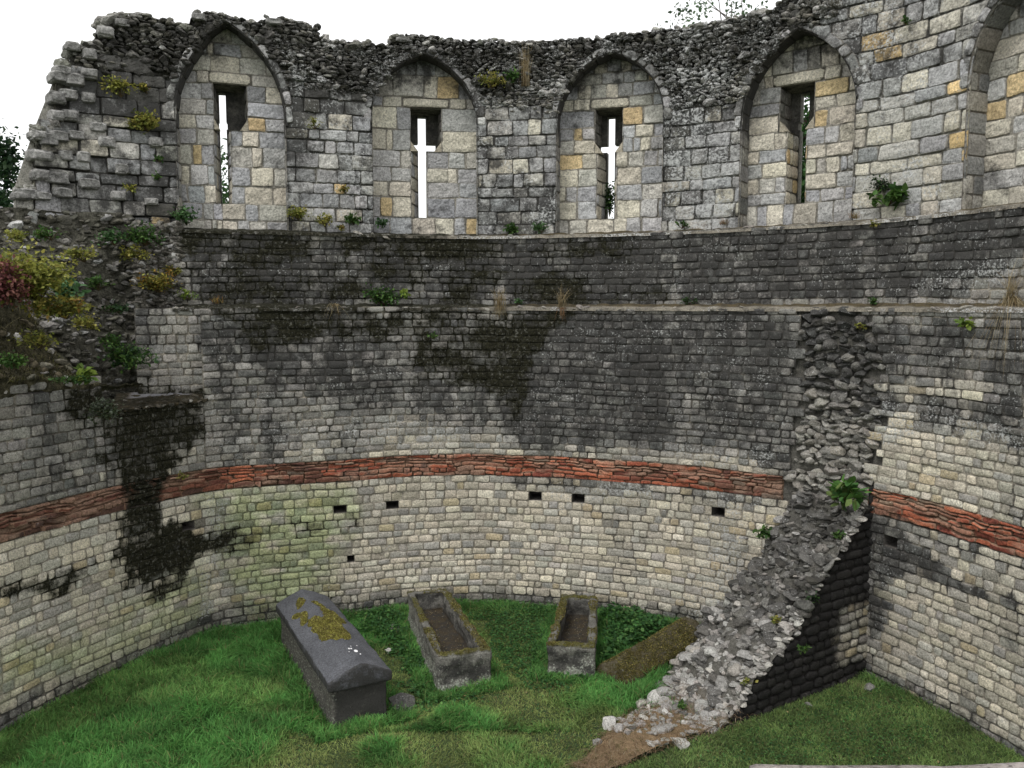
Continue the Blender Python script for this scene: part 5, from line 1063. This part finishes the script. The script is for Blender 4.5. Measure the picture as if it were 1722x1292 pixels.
lush = sstep(.42, .6, cl + .12 * (x < -2) - .12 * (y < 8.9) * (x > -3)); lush = np.maximum(lush, edge_ * .9); lush = np.maximum(lush, sstep(.7, .2, wallp) * (y > 8) * .9); lush = np.where(right, .25 + lush * .3, lush)
lush = np.maximum(lush, sstep(-2.2, -3.4, x) * .75)
L_ = .028 + .15 * lush * (.35 + 1.1 * fbm(x * 5, y * 5, 0, 49, 2)) * rg.uniform(.5, 1.2, N) + rg.uniform(0, .03, N)
c = mixc((.33, .40, .13), (.105, .30, .07), np.clip(lush + rg.normal(0, .15, N), 0, 1)); c = c * (.35 + 1.3 * cl2)[:, None] * rg.uniform(.7, 1.3, (N, 1))
straw = (rg.random(N) < .04 + .16 * sstep(.5, .62, fbm(x * 1.6, y * 1.6, 0, 47)) * (lush < .4)); c[straw] = np.array((.30, .27, .12)) * rg.uniform(.6, 1.2, (straw.sum(), 1))
c[right] *= np.array((.72, .80, .8)); c = np.clip(c, .004, 1)
wind = np.stack([fbm(x * 3, y * 3, 0, 3) - .5, fbm(x * 3, y * 3, 0, 4) - .5], 1) * 1.7
V, F_, C_ = blades(np.stack([x, y, gz(x, y) - .005], 1), L_, wind + rg.normal(0, .5, (N, 2)), rg.uniform(.0028, .0052, N) * (1 + .4 * lush), c, rg, seg=3, hang=.15)
tag(mesh('grass', V, F_, M_GRASS, None, C_), 'green lawn grass, longer beside the walls and coffins', 'grass', kind='stuff')
# clover and nettle ground cover round the coffins
def gpoly(pts): return np.array([ground_pt(*p)[:2] for p in pts])
GC = [(gpoly([(560, 1075), (600, 1040), (660, 1022), (690, 1045), (700, 1085), (735, 1150), (700, 1150), (640, 1080)]), .16, 2600, .045), (gpoly([(790, 1022), (950, 1020), (945, 1045), (920, 1110), (845, 1120), (830, 1080)]), .07, 5200, .03),
      (gpoly([(1012, 1025), (1080, 1038), (1150, 1058), (1130, 1075), (1060, 1105), (1015, 1120)]), .24, 2600, .055), (gpoly([(840, 1130), (930, 1100), (1010, 1120), (1020, 1160), (900, 1170)]), .05, 900, .035), (gpoly([(1240, 1250), (1400, 1165), (1500, 1160), (1600, 1230), (1480, 1290), (1200, 1310)]), .04, 2600, .022),
      (gpoly([(640, 1150), (740, 1130), (800, 1180), (740, 1210)]), .05, 500, .04)]
Ps = []; Sz = []; Cs = []
for (pg, h_, n_, l_) in GC:
    rg = np.random.default_rng(int(n_)); x = rg.uniform(pg[:, 0].min() - .1, pg[:, 0].max() + .1, n_ * 3); y = rg.uniform(pg[:, 1].min() - .1, pg[:, 1].max() + .1, n_ * 3)
    sd_ = sdf(pg, x, y) + (fbm(x * 3, y * 3, 0, 5) - .5) * .5; k = (sd_ > -.03) & inside(x, y + .03) & ~coffin_mask(x, y, .0); x, y, sd_ = x[k][:n_], y[k][:n_], sd_[k][:n_]
    hm = h_ * sstep(-.1, .3, sd_) * (.4 + 1.1 * fbm(x * 4, y * 4, 0, 6)); Ps.append(np.stack([x, y, gz(x, y) + .02 + hm * rg.random(len(x)) ** .6], 1)); Sz.append(rg.uniform(.6, 1.3, len(x)) * l_)
    Cs.append(palette(len(x), [(.05, .14, .035), (.035, .10, .03), (.09, .19, .05)], [3, 3, 1.5], rg, .2))
x, y, rg = lawn(30000, 15); k = vn(x * 1.8, y * 1.8, 0, 9) > .4; x, y = x[k], y[k]; Ps.append(np.stack([x, y, gz(x, y) + rg.uniform(.01, .06, len(x))], 1)); Sz.append(rg.uniform(.010, .026, len(x))); Cs.append(palette(len(x), [(.08, .18, .05), (.05, .13, .04), (.14, .20, .06), (.26, .22, .10)], [3, 3, 1.5, .5], rg, .2))
V, F_, C_ = leaves(np.vstack(Ps), np.concatenate(Sz), np.random.default_rng(3), np.vstack(Cs), flat=.45, shape=.8)
tag(mesh('ground_cover', V, F_, M_LEAF, None, C_), 'low clover and nettles growing round the coffins', 'ground cover', kind='stuff')
# straw lying on the bare soil
rg = np.random.default_rng(77); N = 2600; a = rg.uniform(2.4, 4.6, N); b = rg.uniform(-.15, 1.1, N) * bmax(a); p = cw(a, b, heap(a, b) + .015)
yaw = rg.uniform(0, 2 * math.pi, N); dr = np.stack([np.cos(yaw), np.sin(yaw)], 1) * rg.uniform(.8, 1.4, (N, 1))
V, F_, C_ = blades(p, rg.uniform(.05, .16, N), dr, rg.uniform(.002, .004, N), palette(N, [(.36, .26, .16), (.26, .17, .10), (.44, .36, .25), (.12, .14, .04)], [3, 3, 1, 1], rg), rg, seg=3, hang=.75)
o = tag(mesh('straw', V, F_, M_GRASS, None, C_), 'dry straw and dead stalks strewn on the bare soil below the rubble', 'straw', kind='stuff')
# ================================================================ TREES OUTSIDE
def tree(name, P, H, crown, n, ls, cols, label, seed, trunk_r=.2, limbs=22, sparse=.16):
    rg = np.random.default_rng(seed); e = empty(name, tuple(P), label=label, cat='tree', group=None); a = Acc(); cx = np.array([0, 0, H - crown[2]]); cr = np.array(crown)
    top = np.array([rg.normal(0, .2), rg.normal(0, .2), H * .93]); tube(a, [(0, 0, -.1), (.05, .05, H * .4), top], [trunk_r, trunk_r * .7, trunk_r * .12], (.1, .08, .06), k=8)
    d = rg.normal(size=(limbs, 3)); d /= np.linalg.norm(d, axis=1)[:, None]; tips = cx + d * cr * rg.uniform(.55, 1.0, (limbs, 1))
    for tp in tips:
        z0 = max(H * .25, tp[2] - rg.uniform(.5, 1.4)); st_ = np.array([0, 0, min(z0, H * .85)]); tube(a, [st_, (st_ + tp) / 2 + rg.normal(0, .15, 3), tp], [trunk_r * .3, trunk_r * .18, .01], (.1, .08, .06), k=5)
    sub_ = tips[rg.integers(0, limbs, limbs * 7)] + rg.normal(0, 1, (limbs * 7, 3)) * cr * .22; k = rg.integers(0, len(sub_), n)
    pos = sub_[k] + rg.normal(0, 1, (n, 3)) * cr * sparse * .6; tone = rg.uniform(.6, 1.35, len(sub_))[k]
    V, F_, C_ = leaves(pos, rg.uniform(.6, 1.3, n) * ls, rg, np.array(cols)[rg.integers(0, len(cols), n)] * tone[:, None], flat=.9, shape=.7)
    local_mesh('crown', V, [F_], M_LEAF, e, C_, None, False); o = a.build('trunk', M_BARK); o.parent = e; return e
tree('conifer', (-11.75, 19.5, 0), 7.5, (1.3, 1.4, 3.0), 70000, .13, [(.018, .045, .018), (.03, .06, .022), (.012, .03, .014)], 'dark green evergreen tree beyond the left end of the ruin', 1, .22, 30)
tree('birch', (-12.3, 22.5, 0), 8.6, (1.1, 1.3, 2.6), 7000, .08, [(.10, .18, .07), (.08, .14, .05)], 'light thin leaved tree just right of the dark evergreen', 2, .12, 26, .18)
tree('broadleaf_tree', (6.5, 19.0, 0), 10.4, (1.5, 1.6, 3.4), 20000, .11, [(.05, .12, .04), (.08, .17, .05), (.035, .09, .03)], 'green tree behind the wall, seen through the fourth arrow slit', 3, .18, 30)
tree('broadleaf_tree', (6.9, 26.5, 0), 15.2, (1.7, 1.4, 2.2), 1500, .12, [(.10, .16, .08), (.07, .12, .06)], 'slender tree whose twig tips show above the wall top, left of the fourth arch', 4, .10, 20, .10)
tree('broadleaf_tree', (-6.35, 17.5, 0), 8.0, (1.0, 1.2, 2.4), 9000, .10, [(.07, .14, .05), (.05, .11, .04)], 'small tree seen through the first arrow slit', 5, .12, 22)
# ================================================================ NEAR PARAPET
rg = np.random.default_rng(95); pp = empty('near_parapet', (1.3, 1.35, 0), label='top of a rough grey stone parapet along the bottom right edge of the picture', cat='low wall')
bv, bf = box(.36, 3.0, .85, 1.215, 2.2, 4.102); co, f = rough_solid(bv, bf, .03, .015, .004, 9, 9); n = fbm(co[:, 0] * 9, co[:, 1] * 9, co[:, 2] * 9, 5)
mesh('parapet_stone', co, f, M_RUB, pp, np.array((.30, .27, .25)) * (.7 + .6 * n[:, None]), np.tile((.2, .3, .35), (len(co), 1)))
bv, bf = box(.32, 2.98, .87, 1.18, -.1, 2.21); co, f = rough_solid(bv, bf, .12, .02, .01, 10, 6); mesh('parapet_base', co, f, M_RUB, pp, (.28, .26, .24), (.2, .35, .3))
print('objects', len(bpy.data.objects), 'verts', sum(len(m.vertices) for m in bpy.data.meshes))
